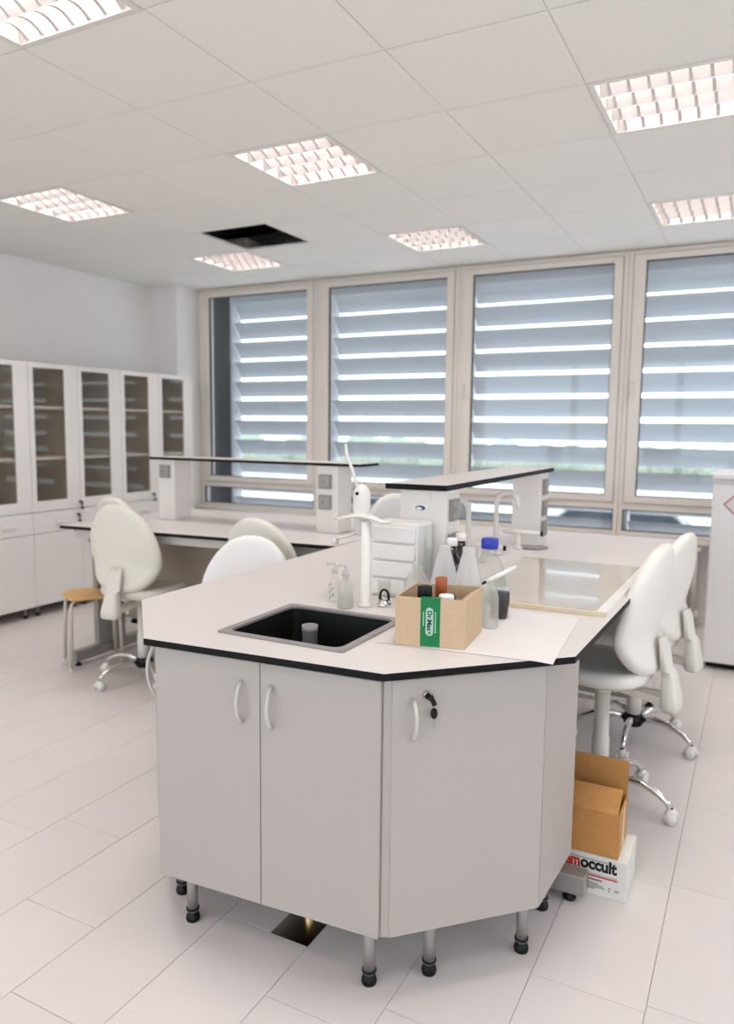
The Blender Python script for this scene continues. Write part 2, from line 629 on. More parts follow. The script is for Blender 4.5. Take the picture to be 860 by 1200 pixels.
# ================================================================== luminaires
def make_luminaire(label):
    t = thing('ceiling_light', label, 'ceiling light', group='recessed louvre ceiling lights')
    h = MB()
    o_, n_ = .294, .272
    h.box(-o_, o_, -o_, -n_, -.004, .008)
    h.box(-o_, o_, n_, o_, -.004, .008)
    h.box(-o_, -n_, -n_, n_, -.004, .008)
    h.box(n_, o_, -n_, n_, -.004, .008)
    h.build('frame', M['wmetal'], t)
    h = MB()
    h.box(-.276, -.272, -.276, .276, .008, .1)
    h.box(.272, .276, -.276, .276, .008, .1)
    h.box(-.272, .272, -.276, -.272, .008, .1)
    h.box(-.272, .272, .272, .276, .008, .1)
    h.box(-.276, .276, -.276, .276, .1, .104)
    h.build('housing', M['wmetal'], t)
    # reflector rows along x (V section) and parabolic cross blades along y
    for k in range(5):
        y = -.272 + .136 * k
        b = MB()
        wv = .018 if 0 < k < 4 else .01
        b.prism([(y - wv, .045), (y, .0), (y + wv, .045)], -.271, .271)
        b.build('reflector', M['louv'], t, xf=lambda p: (p.z, p.x, p.y))
    for r in range(4):
        y0, y1 = -.272 + .136 * r + .002, -.272 + .136 * (r + 1) - .002
        for k in range(7):
            x = -.2331 + .0777 * k
            b = MB()
            nseg = 6
            top_, bot_ = [], []
            for s in range(nseg + 1):
                u = s / nseg
                y = y0 + (y1 - y0) * u
                dip = .03 * (2 * u - 1) ** 2
                bot_.append((y, .004 + .026 * (1 - (2 * u - 1) ** 2)))
                top_.append((y, .045))
            poly = bot_ + top_[::-1]
            b.prism(poly, x - .007, x + .007)
            b.build('louvre_blade', M['louv'], t, xf=lambda p: (p.z, p.x, p.y))
    ld = bpy.data.lights.new('lamp_tube_glow', 'AREA')
    ld.shape = 'SQUARE'
    ld.size = .5
    ld.energy = LAMP_W
    ld.spread = math.radians(104)
    ld.color = LAMP_COL
    lo = bpy.data.objects.new('lamp_glow', ld)
    COL.objects.link(lo)
    lo.parent = t
    lo.location = (0, 0, .085)
    return t


def cell(i, j):
    return (GX + .6 * i + .3, GY + .6 * j + .3, CZ)


LL = {(1, -2): 'square louvre ceiling light cut by the top left corner of the picture',
      (-2, 1): 'square louvre ceiling light above the wall cabinets, farther left than all others',
      (1, 1): 'square louvre ceiling light in front of the open black ceiling cell, mid ceiling',
      (4, 1): 'large louvre ceiling light at upper right with reflector rows clearly seen',
      (-2, 4): 'small distant louvre ceiling light just behind the open black ceiling cell',
      (1, 4): 'small louvre ceiling light above the second and third windows',
      (4, 4): 'louvre ceiling light over the right end of the windows, cut by the picture edge'}
lum0 = None
for (i, j) in LIGHTS:
    lab = LL.get((i, j), 'louvre ceiling light outside the picture, %s row from the windows, %s column from the cabinets' % ({4: 'first', 1: 'second', -2: 'third', -5: 'fourth', -8: 'fifth'}[j], {-2: 'first', 1: 'second', 4: 'third', 7: 'fourth'}[i]))
    if lum0 is None:
        lum0 = make_luminaire(lab)
        lum0.location = cell(i, j)
    else:
        dup(lum0, cell(i, j), 0, lab)

# ================================================================== windows
MX = [-5.235, -3.812, -2.390, -.998, .41, 1.82, 2.88]
for k in range(6):
    a, b_ = MX[k], MX[k + 1]
    win = sroot('window_%d' % (k + 1), 'tall beige framed window bay %s' % ['beside the corner pillar', 'second from the corner pillar', 'third from the corner pillar', 'fourth from the corner pillar', 'fifth, beyond the picture', 'sixth, beyond the picture'][k], (a, YW, 0))
    og = (a, YW, 0)
    y0, y1 = YW - .03, YW + .06
    f = MB()                                   # outer frame with transom
    la = .045 if k == 0 else .036
    f.box(a + .001, a + la, y0, y1, .656, 2.865)
    f.box(b_ - .036, b_ - .001, y0, y1, .656, 2.865)
    f.box(a + la, b_ - .036, y0, y1, 2.835, 2.865)
    f.box(a + la, b_ - .036, y0, y1, .862, .915)
    f.box(a + la, b_ - .036, y0, y1, .656, .69)
    f.build('frame', M['frame'], win, og, bevel=.003)
    f = MB()                                   # opening sash
    sa, sb = a + la + .004, b_ - .040
    gx0, gx1 = a + .128, b_ - .108
    f.box(sa, gx0, y0 - .014, y1 - .02, .919, 2.831)
    f.box(gx1, sb, y0 - .014, y1 - .02, .919, 2.831)
    f.box(gx0, gx1, y0 - .014, y1 - .02, 2.785, 2.831)
    f.box(gx0, gx1, y0 - .014, y1 - .02, .919, .972)
    f.build('sash', M['frame'], win, og, bevel=.004)
    f = MB()
    for (p0, p1, r0, r1) in ((gx0, gx1, .972, 2.785), (a + la, b_ - .036, .69, .862)):
        e = .007
        f.box(p0 + .0005, p0 + e, y0 + .004, y0 + .03, r0 + .0005, r1 - .0005)
        f.box(p1 - e, p1 - .0005, y0 + .004, y0 + .03, r0 + .0005, r1 - .0005)
        f.box(p0 + e, p1 - e, y0 + .004, y0 + .03, r1 - e, r1 - .0005)
        f.box(p0 + e, p1 - e, y0 + .004, y0 + .03, r0 + .0005, r0 + e)
    f.build('gasket', M['gask'], win, og)
    MB().box(gx0 + .008, gx1 - .008, y0 + .017, y0 + .018, .98, 2.777).build('glass_pane', M['glass'], win, og)
    MB().box(a + la + .008, b_ - .036 - .008, y0 + .017, y0 + .018, .698, .854).build('lower_glass_pane', M['glass'], win, og)
    hx = a + la + .03
    h = MB()
    h.box(hx - .014, hx + .014, y0 - .024, y0 - .0145, 1.80, 1.88)
    h.obox((hx, y0 - .05, 1.855), (hx, y0 - .05, 1.735), .02, .014, up=(0, 1, 0))
    h.obox((hx, y0 - .024, 1.85), (hx, y0 - .05, 1.85), .018, .018)
    h.build('handle', M['wmetal'], win, og, bevel=.003)

# external blinds, one per bay
BLAB = ['external grey slatted blind outside the window nearest the corner pillar', 'external grey slatted blind outside the second window from the corner',
        'external grey slatted blind outside the third window from the corner', 'external grey slatted blind outside the window behind the white fridge',
        'external slatted blind outside the fifth window, beyond the picture', 'external slatted blind outside the sixth window, beyond the picture']


def slat_mb(x0, x1):
    b = MB()
    prof = [(.0, .006), (.004, .0), (.03, -.012), (.075, -.058), (.11, -.105), (.14, -.143), (.149, -.147), (.152, -.141)]
    th = .0016
    pts = [(y, z) for y, z in prof] + [(y + .002, z + th + .001) for y, z in prof[::-1]]
    b.prism([(p[0], p[1]) for p in pts], x0, x1)
    return b


for k in range(6):
    a, b_ = MX[k] + .02, MX[k + 1] - .02
    if k == 0:
        a = -4.99
    bl = thing('external_blind', BLAB[k], 'blind', (a, YW + .17, 0), 0, 'external blinds outside the windows')
    s0 = None
    for n in range(12):
        z = 2.742 - .2 * n
        if s0 is None:
            s0 = slat_mb(.03, b_ - a - .03).build('slat', M['slat'], bl, xf=lambda p: (p.z, p.x, p.y))
            s0.location = (0, 0, z)
        else:
            inst(s0, 'slat', bl, (0, 0, z))
    for xx in (0.0, b_ - a - .022):
        MB().box(xx, xx + .022, .0, .16, .35, 2.85).build('guide_rail', M['slat'], bl)
    MB().box(.0, b_ - a, -.005, .165, 2.752, 2.96).build('head_box', M['slat'], bl)
q = MB().box(-5.75, -5.113, YW + .32, YW + .50, -1.7, 3.3)
tag(q.build('facade_fin', M['anth'], bevel=.005), 'dark anthracite upright panel outside the first window', 'facade fin')

# outside: ground, parked cars, hedge
struct(MB().box(-90, 70, YW + .25, 130, -1.8, -1.7).box(XR + .25, 70, -90, YW + .25, -1.8, -1.7).box(-90, XR + .25, -90, YB - .25, -1.8, -1.7).build('ground', M['asph']), 'pale car park outside the windows')


def make_car(label, paint):
    t = thing('parked_car', label, 'car', group='cars parked outside')
    b = MB()
    prof = [(-2.1, .3), (-2.12, .62), (-2.0, .85), (-1.2, .95), (1.9, .98), (2.1, .8), (2.12, .32)]
    b.prism(prof, -.85, .85)
    b.build('body', paint, t, xf=lambda p: (p.x, p.z, p.y), bevel=.06, seg=3)
    b = MB()
    lo = [(-1.25, -.8, .94), (1.8, -.8, .96), (1.8, .8, .96), (-1.25, .8, .94)]
    hi = [(-.5, -.62, 1.45), (1.2, -.62, 1.45), (1.2, .62, 1.45), (-.5, .62, 1.45)]
    b.rings([lo, hi], smooth=False)
    b.build('cabin', M['carw'], t, bevel=.05)
    b = MB()
    b.box(-.45, 1.15, -.6, .6, 1.44, 1.475)
    b.build('roof', paint, t, bevel=.015)
    for sx in (-1.3, 1.3):
        for sy in (-1, 1):
            b = MB()
            b.tube([(sx, sy * .68, .3), (sx, sy * .87, .3)], .31, 20)
            wh = b.build('wheel', M['black'], t)
            b = MB()
            b.tube([(sx, sy * .871, .3), (sx, sy * .885, .3)], .19, 16)
            b.build('hub_cap', M['steel'], wh)
    return t


car = make_car('dark blue car parked outside behind the window blinds', M['carp'])
car.location = (-3.4, 19.5, -1.7)
car.rotation_euler = (0, 0, .15)
car2 = make_car('silver car parked outside seen low between the slats', M['carp2'])
car2.location = (-9.5, 19.2, -1.7)
car2.rotation_euler = (0, 0, .1)
h = MB()
rs = random.Random(3)
for k in range(90):
    x = -30 + 45 * k / 90
    r = rs.uniform(.5, .9)
    h.ball((x * 1.6, 44 + rs.uniform(-.3, .3), -.7 + rs.uniform(-.2, .5)), r * 1.6, 8)
tag(h.build('hedge', M['hedge']), 'low green hedge beyond the car park', 'hedge')

# ================================================================== tall cabinets on the left wall
CX = -4.9
CW = .462


def make_cabinet(label, w=CW):
    """local: front at x=0, runs along +y, depth towards -x"""
    t = thing('glazed_cabinet', label, 'cabinet', group='tall glazed cabinets along the left wall')
    D = .62
    z0, z1, zm = .085, 1.955, .815
    b = MB()
    b.box(-D, -.02, .001, .019, z0, z1)
    b.box(-D, -.02, w - .019, w - .001, z0, z1)
    b.box(-D, -.02, .019, w - .019, z1 - .02, z1)
    b.box(-D, -.02, .019, w - .019, z0, z0 + .02)
    b.box(-D, -.02, .019, w - .019, zm - .01, zm + .01)
    b.build('carcass', M['lam'], t)
    MB().box(-D + .004, -D + .01, .019, w - .019, z0 + .02, z1 - .02).build('back_panel', M['cabin'], t)
    MB().box(-D + .012, -.022, .0195, .0205, zm + .012, z1 - .022).box(-D + .012, -.022, w - .0205, w - .0195, zm + .012, z1 - .022).build('lining', M['cabin'], t)
    for z in (1.225, 1.618):
        MB().box(-D + .02, -.035, .021, w - .021, z - .011, z + .011).build('shelf', M['lam'], t)
    d = MB()                                    # glazed door frame
    ga, gb, gz0, gz1 = .045, w - .127, .9, 1.917
    d.box(-.018, 0, .002, ga, zm + .005, z1 - .002)
    d.box(-.018, 0, gb, w - .002, zm + .005, z1 - .002)
    d.box(-.018, 0, ga, gb, gz1, z1 - .002)
    d.box(-.018, 0, ga, gb, zm + .005, gz0)
    dd = d.build('glass_door', M['lam'], t, bevel=.0015)
    MB().box(-.011, -.009, ga, gb, gz0, gz1).build('pane', M['cglass'], dd)
    dr = MB().box(-.018, 0, .002, w - .002, .652, .812).build('drawer', M['lam'], t, bevel=.002)
    hd = MB()
    hd.box(.0005, .02, w * .42, w * .68, .722, .728)
    hd.box(.0005, .006, w * .42, w * .68, .7, .722)
    hd.build('handle', M['lam'], dr, bevel=.002)
    ld = MB().box(-.018, 0, .002, w - .002, z0 + .002, .648).build('lower_door', M['lam'], t, bevel=.002)
    for yy in (.055, w - .055):
        for xx in (-.06, -.54):
            lg = MB().cyl((xx, yy), .012, .02, z0, 12).build('leg', M['legm'], t)
            MB().cyl((xx, yy), .017, 0, .02, 12).build('foot', M['black'], lg)
    return t


def lock(parent, y, z, x=0.0, name='lock'):
    b = MB()
    b.tube([(x + .0005, y, z), (x + .006, y, z)], .011, 14, mi=1)
    b.tube([(x + .006, y, z), (x + .026, y, z)], [.009, .008], 10)
    b.obox((x + .024, y, z + .004), (x + .024, y + .006, z - .032), .004, .014, up=(0, 1, 0))
    b.ball((x + .022, y + .006, z - .05), .012, 8)
    return b.build(name, [M['black'], M['steel']], parent)


CLAB = ['tall white glazed cabinet cut by the left picture edge', 'tall white glazed cabinet with key, second from the left picture edge',
        'tall white glazed cabinet directly behind the leftmost chairs', 'tall white glazed cabinet half hidden by the far raised shelf end',
        'tall white glazed cabinet last in the row beside the corner pillar', 'tall white glazed cabinet out of the picture, nearest the viewer']
cy0 = 3.908
cabs = []
c0 = make_cabinet(CLAB[0])
c0.location = (CX, cy0 - CW, 0)
cabs.append(c0)
for n in range(4):
    cabs.append(dup(c0, (CX, cy0 + CW * n, 0), 0, CLAB[n + 1]))
cabs.append(dup(c0, (CX, cy0 - 2 * CW, 0), 0, CLAB[5]))
for cb, part, y, z in ((cabs[1], 'glass_door', CW - .012, .868), (cabs[1], 'drawer', CW - .04, .768), (cabs[2], 'lower_door', .06, .585), (cabs[3], 'glass_door', CW - .1, .868)):
    p = [c for c in cb.children if c.name.startswith(part)][0]
    lock(p, y, z)

# ================================================================== island: worktop, sink, cabinets
TH = .019
A2, A1, B1, C1 = (-1.857, 1.903), (-1.513, 1.554), (-.784, 1.608), (-.405, 1.985)
C2, A3 = (-.345, 4.43), (-1.870, 4.43)
outer = [A2, A1, B1, C1, C2, A3]
SX0, SX1, SY0, SY1 = -1.368, -.962, 1.712, 2.095
hole = [(SX0, SY0), (SX1, SY0), (SX1, SY1), (SX0, SY1)]


def slab_with_hole(name, outer, hole, z0, z1, mats, parent=None):
    """top white, sides + underside black core"""
    b = MB()
    n, m = len(outer), len(hole)
    # split into two n-gons along cuts: A2-hole[3]...  (outer order: A2,A1,B1,C1,C2,A3)
    o, h = outer, hole
    polys = [[o[0], o[1], h[0], h[3]], [o[1], o[2], h[1], h[0]], [o[2], o[3], h[2], h[1]], [o[3], o[4], o[5], o[0], h[3], h[2]]]
    for p in polys:
        k = len(p)
        b.add([(x, y, z1) for x, y in p], [tuple(range(k))], mi=0)
        b.add([(x, y, z0) for x, y in p], [tuple(range(k - 1, -1, -1))], mi=1)
    for ring in (o, h[::-1]):
        k = len(ring)
        for i in range(k):
            p, q_ = ring[i], ring[(i + 1) % k]
            b.add([(p[0], p[1], z0), (q_[0], q_[1], z0), (q_[0], q_[1], z1), (p[0], p[1], z1)], [(0, 1, 2, 3)], mi=1)
    return b.build(name, mats, parent)


wtop = slab_with_hole('island_worktop', outer, hole, WT - TH, WT, [M['top'], M['core']])
tag(wtop, 'white island worktop with black edge and angled corners around the sink', 'worktop')

sk = thing('sink', 'black square sink with grey rim set in the island worktop', 'sink', ((SX0 + SX1) / 2, (SY0 + SY1) / 2, WT))
so = ((SX0 + SX1) / 2, (SY0 + SY1) / 2, WT)
b = MB()
e = .022


def rrect(x0, x1, y0, y1, r, n=5):
    pts = []
    for cx, cy, a in ((x1 - r, y0 + r, -PI / 2), (x1 - r, y1 - r, 0), (x0 + r, y1 - r, PI / 2), (x0 + r, y0 + r, PI)):
        for k in range(n + 1):
            t = a + (PI / 2) * k / n
            pts.append((cx + r * math.cos(t), cy + r * math.sin(t)))
    return pts


ro = rrect(SX0 - .008, SX1 + .008, SY0 - .008, SY1 + .008, .012)
ri = rrect(SX0 + .016, SX1 - .016, SY0 + .016, SY1 - .016, .03)
b.rings([[(x, y, WT + .0002) for x, y in ro], [(x, y, WT + .005) for x, y in ro], [(x, y, WT + .005) for x, y in ri], [(x, y, WT - .004) for x, y in ri]], smooth=False, caps=False)
b.build('rim', M['rim'], sk, so)
b = MB()
ri2 = rrect(SX0 + .035, SX1 - .035, SY0 + .035, SY1 - .035, .05)
b.rings([[(x, y, WT - .002) for x, y in ri], [(x, y, WT - .12) for x, y in ri], [(x, y, WT - .2) for x, y in ri2]], smooth=False, caps=False)
n = len(ri2)
b.add([(x, y, WT - .2) for x, y in ri2], [tuple(range(n))])
b.build('basin', M['basin'], sk, so)
b = MB()
b.lathe([(.024, WT - .199), (.024, WT - .038), (.0255, WT - .036), (.0255, WT - .02), (.02, WT - .02), (.02, WT - .06)], 20, (-1.222, 1.972, 0))
b.build('overflow_pipe', M['pvc'], sk, so)

DZ0, DZ1 = .185, .872
pA, pB = Vector((-1.494, 1.581)), Vector((-.802, 1.627))


def off_poly(p, q, d):
    """unit inward normal offset for a front edge p->q (interior to the left)"""
    t = (q - p).normalized()
    nrm = Vector((-t.y, t.x))
    return nrm * d


def door_panel(p, q, parent, name, mtl, th=.018, z0=DZ0, z1=DZ1, bev=.0015):
    nrm = off_poly(p, q, th)
    return MB().prism([tuple(p), tuple(q), tuple(q + nrm), tuple(p + nrm)], z0, z1).build(name, mtl, parent, bevel=bev)


def bow_handle(parent, p, t, nrm_out, z0, z1, name='handle'):
    """arched D handle standing off the door; p = 2d point on face"""
    pts = []
    for k in range(13):
        u = k / 12
        o = .004 + .026 * math.sin(PI * u) ** .7
        z = z0 + (z1 - z0) * u
        pts.append((p.x + nrm_out.x * o, p.y + nrm_out.y * o, z))
    b = MB().tube(pts, [.0053] * 13, 8)
    return b.build(name, M['lamedge'], parent)


def leg_at(parent, x, y, z1=DZ0):
    lg = MB().cyl((x, y), .0165, .03, z1, 16).build('leg', M['legm'], parent)
    MB().lathe([(.0195, 0), (.0215, .008), (.019, .02), (.012, .024), (.012, .034), (.02, .036), (.02, .042)], 16, (x, y, 0)).build('foot', M['black'], lg)
    return lg


sc_ = thing('sink_base_cabinet', 'pale grey two-door sink base cabinet facing the viewer on metal legs', 'cabinet')
mid = pA + (pB - pA) * .497
t_ = (pB - pA).normalized()
g_ = t_ * .0012
d1 = door_panel(pA, mid - g_, sc_, 'door', M['lam2'])
d2 = door_panel(mid + g_, pB, sc_, 'door', M['lam2'])
nout = Vector((t_.y, -t_.x))
bow_handle(d1, mid - t_ * .056, t_, nout, .70, .815)
bow_handle(d2, mid + t_ * .038, t_, nout, .70, .815)
nin = -nout
# carcass behind the doors
b = MB()
q0, q1 = pA + nin * .019, pB + nin * .019
b.prism([tuple(q0), tuple(q0 + t_ * .016), (-1.478, 2.16), (-1.5, 2.16)], DZ0, .88)
b.prism([tuple(q1 - t_ * .016), tuple(q1), (-.79, 2.16), (-.81, 2.16)], DZ0, .88)
b.prism([tuple(q0 + t_ * .017), tuple(q1 - t_ * .017), (-.811, 2.16), (-1.477, 2.16)], DZ0, DZ0 + .018)
b.build('carcass', M['lam2'], sc_)
for x, y in ((-1.452, 1.672), (-.858, 1.692), (-1.44, 2.1), (-.85, 2.1)):
    leg_at(sc_, x, y)
# narrow corner filler strip between the two fronts
b = MB()
b.prism([(-.8005, 1.640), (-.7805, 1.650), (-.7925, 1.664), (-.8075, 1.656)], DZ0 - .0, DZ1 + .005)
b.build('corner_filler', M['lam2'], sc_)

ac = thing('angled_corner_cabinet', 'pale grey single-door cabinet across the island corner with key in its lock', 'cabinet')
rA, rB = Vector((-.7785, 1.646)), Vector((-.4705, 1.9545))
dr_ = door_panel(rA, rB, ac, 'door', M['lam2'])
tr_ = (rB - rA).normalized()
nr_ = Vector((tr_.y, -tr_.x))
bow_handle(dr_, rA + tr_ * .055, tr_, nr_, .715, .82)
# lock and hanging key on the angled door
lp = rA + tr_ * .095
b = MB()
P3 = lambda s, o, z: (lp.x + tr_.x * s + nr_.x * o, lp.y + tr_.y * s + nr_.y * o, z)
b.tube([P3(-.004, .0005, .828), P3(-.004, .005, .828)], .0105, 16, mi=1)
b.tube([P3(-.004, .005, .828), P3(.003, .022, .822)], [.008, .007], 10)
b.obox(P3(.0, .018, .830), P3(.011, .021, .806), .012, .005, up=(nr_.x, nr_.y, 0))
b.ball(P3(.012, .014, .782), .0095, 10, sz=1.5)
b.obox(P3(.012, .014, .77), P3(.013, .014, .742), .0045, .0015, up=(nr_.x, nr_.y, 0), mi=1)
b.build('lock', [M['black'], M['steel']], dr_)
b = MB()
b.prism([(-.4700, 1.9552), (-.452, 2.275), (-.470, 2.275), (-.4826, 1.9678)], DZ0, .88)
b.build('side_panel', M['lam2'], ac, bevel=.0015)
b = MB()
b.prism([(-.775, 1.676), (-.49, 1.966), (-.49, 2.27), (-.775, 2.27)], DZ0, DZ0 + .018)
b.prism([(-.787, 1.672), (-.772, 1.684), (-.772, 2.27), (-.787, 2.27)], DZ0, .88)
b.prism([(-.771, 2.255), (-.488, 2.255), (-.488, 2.272), (-.771, 2.272)], DZ0, .88)
b.build('carcass', M['lam2'], ac)
for x, y in ((-.730, 1.805), (-.530, 2.014), (-.528, 2.235), (-.73, 2.2)):
    leg_at(ac, x, y)

lc = thing('left_corner_cabinet', 'narrow cabinet behind the left corner of the island, its handle showing edge-on', 'cabinet')
lA, lB = Vector((-1.826, 1.928)), Vector((-1.505, 1.602))
dl = door_panel(lA, lB, lc, 'door', M['lam2'])
tl_ = (lB - lA).normalized()
nl_ = Vector((tl_.y, -tl_.x))
bow_handle(dl, lB - tl_ * .05, tl_, nl_, .70, .86)
b = MB()
b.prism([(-1.824, 1.95), (-1.51, 1.632), (-1.508, 2.27), (-1.824, 2.27)], DZ0, DZ0 + .018)
b.prism([(-1.842, 1.945), (-1.826, 1.945), (-1.826, 2.27), (-1.842, 2.27)], DZ0, .88)
b.build('carcass', M['lam2'], lc)
for x, y in ((-1.572, 1.763), (-1.78, 1.98), (-1.57, 2.2), (-1.78, 2.2)):
    leg_at(lc, x, y)

# trap under the sink running into the floor opening
b = MB()
b.tube([(-1.14, 1.84, .33), (-1.14, 1.84, .1)], .014, 10, mi=1)
b.tube([(-1.14, 1.84, .1), (-1.14, 1.84, .05)], .022, 8)
b.tube([(-1.175, 1.84, .075), (-1.105, 1.84, .075)], .011, 8)
b.tube([(-1.14, 1.84, .05), (-1.14, 1.84, -.159)], .016, 10)
tag(b.build('drain_valve', [M['brass'], M['pvc']]), 'brass valve and drain pipe in the dark floor opening under the sink', 'pipe')


# ================================================================== bench frames under the desks
def cleg(parent, x, y, ax, l0, l1, u0, u1, top):
    """C-shaped bench leg: foot beam, wide upright, arm under the top. ax 'y' or 'x' is the beam direction"""
    def bx(a0, a1, z0, z1, w):
        if ax == 'y':
            return MB().box(x - w, x + w, a0, a1, z0, z1)
        return MB().box(a0, a1, y - w, y + w, z0, z1)
    fb = bx(l0, l1, .03, .095, .028).build('foot_beam', M['legm'], parent, bevel=.004)
    bx(u0, u1, .096, top - .045, .022).build('upright', M['legm'], parent, bevel=.004)
    bx(l0 + .06, l1 - .06, top - .044, top - .001, .025).build('arm', M['legm'], parent, bevel=.003)
    for a in (l0 + .05, l1 - .05):
        p = (x, a) if ax == 'y' else (a, y)
        MB().lathe([(.02, 0), (.022, .008), (.012, .014), (.012, .029)], 12, (p[0], p[1], 0)).build('foot', M['black'], fb)


bf = thing('island_bench_frame', 'grey steel frame carrying the knee-space end of the island worktop', 'bench frame')
cleg(bf, 0, 2.33, 'x', -1.80, -.412, -1.3, -.95, .88)
cleg(bf, 0, 4.25, 'x', -1.80, -.412, -1.3, -.95, .88)
MB().box(-1.03, -1.012, 2.37, 4.21, .3, .86).build('modesty_panel', M['bench'], bf)
MB().box(-1.012, -.99, 2.37, 4.21, .80, .87).build('rail', M['legm'], bf)

# ================================================================== side bench
tb = thing('side_bench', 'white side bench with black edge joining the island at its left flank', 'bench', (-2.75, 3.75, 0))
og = (-2.75, 3.75, 0)
T0, T1, T2, T3 = (-3.655, 3.095), (-1.872, 3.262), (-1.872, 4.36), (-3.655, 4.2)
MB().prism([T0, T1, T2, T3], WT - TH, WT, mi=0, mi_side=1).build('worktop', [M['top'], M['core']], tb, og)


def shift(fn):
    return fn


def cleg2(x, l0, l1, u0, u1):
    fb = MB().box(x - .028, x + .028, l0, l1, .03, .095).build('foot_beam', M['legm'], tb, og, bevel=.004)
    MB().box(x - .02, x + .02, u0, u1, .096, .835).build('upright', M['legm'], tb, og, bevel=.004)
    MB().box(x - .025, x + .025, l0 + .06, l1 - .06, .836, .879).build('arm', M['legm'], tb, og, bevel=.003)
    for a in (l0 + .04, l1 - .04):
        f_ = MB().lathe([(.02, 0), (.022, .008), (.012, .014), (.012, .029)], 12, (x, a, 0)).build('foot', M['black'], tb, og)


cleg2(-3.70, 3.2, 4.15, 3.39, 3.62)
cleg2(-2.0, 3.4, 4.25, 3.6, 3.8)
MB().box(-3.67, -2.03, 3.64, 3.66, .22, .86).build('modesty_panel', M['bench'], tb, og)
b = MB().obox((-3.6, 3.175, .852), (-1.95, 3.325, .852), .02, .05)
b.build('apron_rail', M['lamedge'], tb, og)
MB().cyl((-2.14, 3.3), .012, 0, .828, 12).build('leg', M['wmetal'], tb, og)
b = MB().box(-2.45, -2.40, 3.225, 3.245, .80, .826)
b.build('bracket', M['socket'], tb, og)


# ---------------------------------------------------------------- raised shelves with socket posts
def socket(parent, c, n, og, s=.04, switch=True):
    """square socket plate on a face: c centre, n outward normal (axis aligned)"""
    c = Vector(c)
    n = Vector(n)
    side = Vector((0, 0, 1)).cross(n)
    b = MB()
    a = c + n * .0005
    b.obox(a, a + n * .012, 2 * s, 2 * s)
    b.obox(a + n * .012, a + n * .0155, 1.55 * s, 1.55 * s, mi=1)
    b.obox(a + n * .0155 - side * .008, a + n * .018 - side * .008, .5 * s, .5 * s, mi=0)
    return b.build('socket', [M['socket'], M['legm']], parent, og, bevel=.003)


sh = thing('raised_bench_shelf', 'long white raised shelf on two socket posts standing on the side bench', 'shelf', (-2.75, 3.7, WT))
og = (-2.75, 3.7, WT)
SZ = 1.295
MB().prism([(-3.42, 3.60), (-1.925, 3.62), (-1.925, 3.84), (-3.42, 3.82)], SZ - .016, SZ, mi=0, mi_side=1).build('shelf_board', [M['top'], M['core']], sh, og)
MB().box(-3.385, -3.255, 3.64, 3.80, WT + .0005, SZ - .0165).build('post', M['wmetal'], sh, og, bevel=.004)
MB().box(-2.215, -2.075, 3.64, 3.80, WT + .0005, SZ - .0165).build('post', M['wmetal'], sh, og, bevel=.004)
socket(sh, (-3.325, 3.64, 1.205), (0, -1, 0), og)
socket(sh, (-2.155, 3.64, 1.19), (0, -1, 0), og)
socket(sh, (-2.155, 3.64, 1.075), (0, -1, 0), og)

sh2 = thing('raised_island_shelf', 'white raised shelf with black edge on two posts along the island', 'shelf', (-1.09, 3.2, WT))
og = (-1.09, 3.2, WT)
MB().prism([(-1.212, 2.475), (-.978, 2.49), (-.965, 3.985), (-1.19, 3.985)], SZ - .02, SZ, mi=0, mi_side=1).build('shelf_board', [M['top'], M['core']], sh2, og)
MB().box(-1.172, -.992, 2.52, 2.66, WT + .0005, SZ - .0205).build('post', M['wmetal'], sh2, og, bevel=.004)
MB().box(-1.13, -.985, 3.80, 3.95, WT + .0005, SZ - .0205).build('post', M['wmetal'], sh2, og, bevel=.004)
MB().box(-1.16, -1.05, 2.515, 2.5195, 1.235, 1.27).build('end_plate', M['wmetal'], sh2, og)
for z in (1.2, 1.075):
    socket(sh2, (-.992, 2.59, z), (1, 0, 0), og)
for z in (1.2, 1.09, .985):
    socket(sh2, (-.985, 3.875, z), (1, 0, 0), og)
b = MB().box(-1.122, -1.06, 2.5175, 2.5195, 1.192, 1.222)
pl = b.build('logo_plate', M['white'], sh2, og)
b = MB()
n = 20
for k in range(n):
    a0, a1 = 2 * PI * k / n, 2 * PI * (k + 1) / n
    w0, w1 = .55 + .35 * math.cos(a0 + 2.4), .55 + .35 * math.cos(a1 + 2.4)
    P = lambda a, s: (-1.09 + .020 * s * math.cos(a), 2.5170, 1.207 + .009 * s * math.sin(a))
    b.add([P(a0, 1), P(a1, 1), P(a1, w1), P(a0, w0)], [(0, 1, 2, 3)])
b.build('logo_oval', M['logo'], pl, og)


# ---------------------------------------------------------------- lab taps on the island
def gooseneck(label, x, y, dirx, h=.30):
    t = thing('gooseneck_tap', label, 'tap', (x, y, WT), 0, 'white gooseneck laboratory taps under the island shelf')
    b = MB()
    R_ = .05
    pts = [(0, 0, .0), (0, 0, h - R_)]
    for k in range(1, 9):
        a = PI * k / 8
        pts.append((dirx * (R_ - R_ * math.cos(a)), 0, h - R_ + R_ * math.sin(a)))
    pts.append((dirx * 2 * R_, 0, h - R_ - .03))
    b.tube(pts, .0115, 10)
    b.build('spout', M['wmetal'], t)
    MB().lathe([(.028, .0005), (.028, .012), (.018, .02), (.016, .05)], 16).build('base', M['wmetal'], t)
    hb = MB()
    hb.tube([(0, 0, .06), (0, -.05, .06)], .008, 8)
    hb.box(-.022, .022, -.062, -.05, .052, .068)
    hb.build('handle', M['wmetal'], t)
    return t


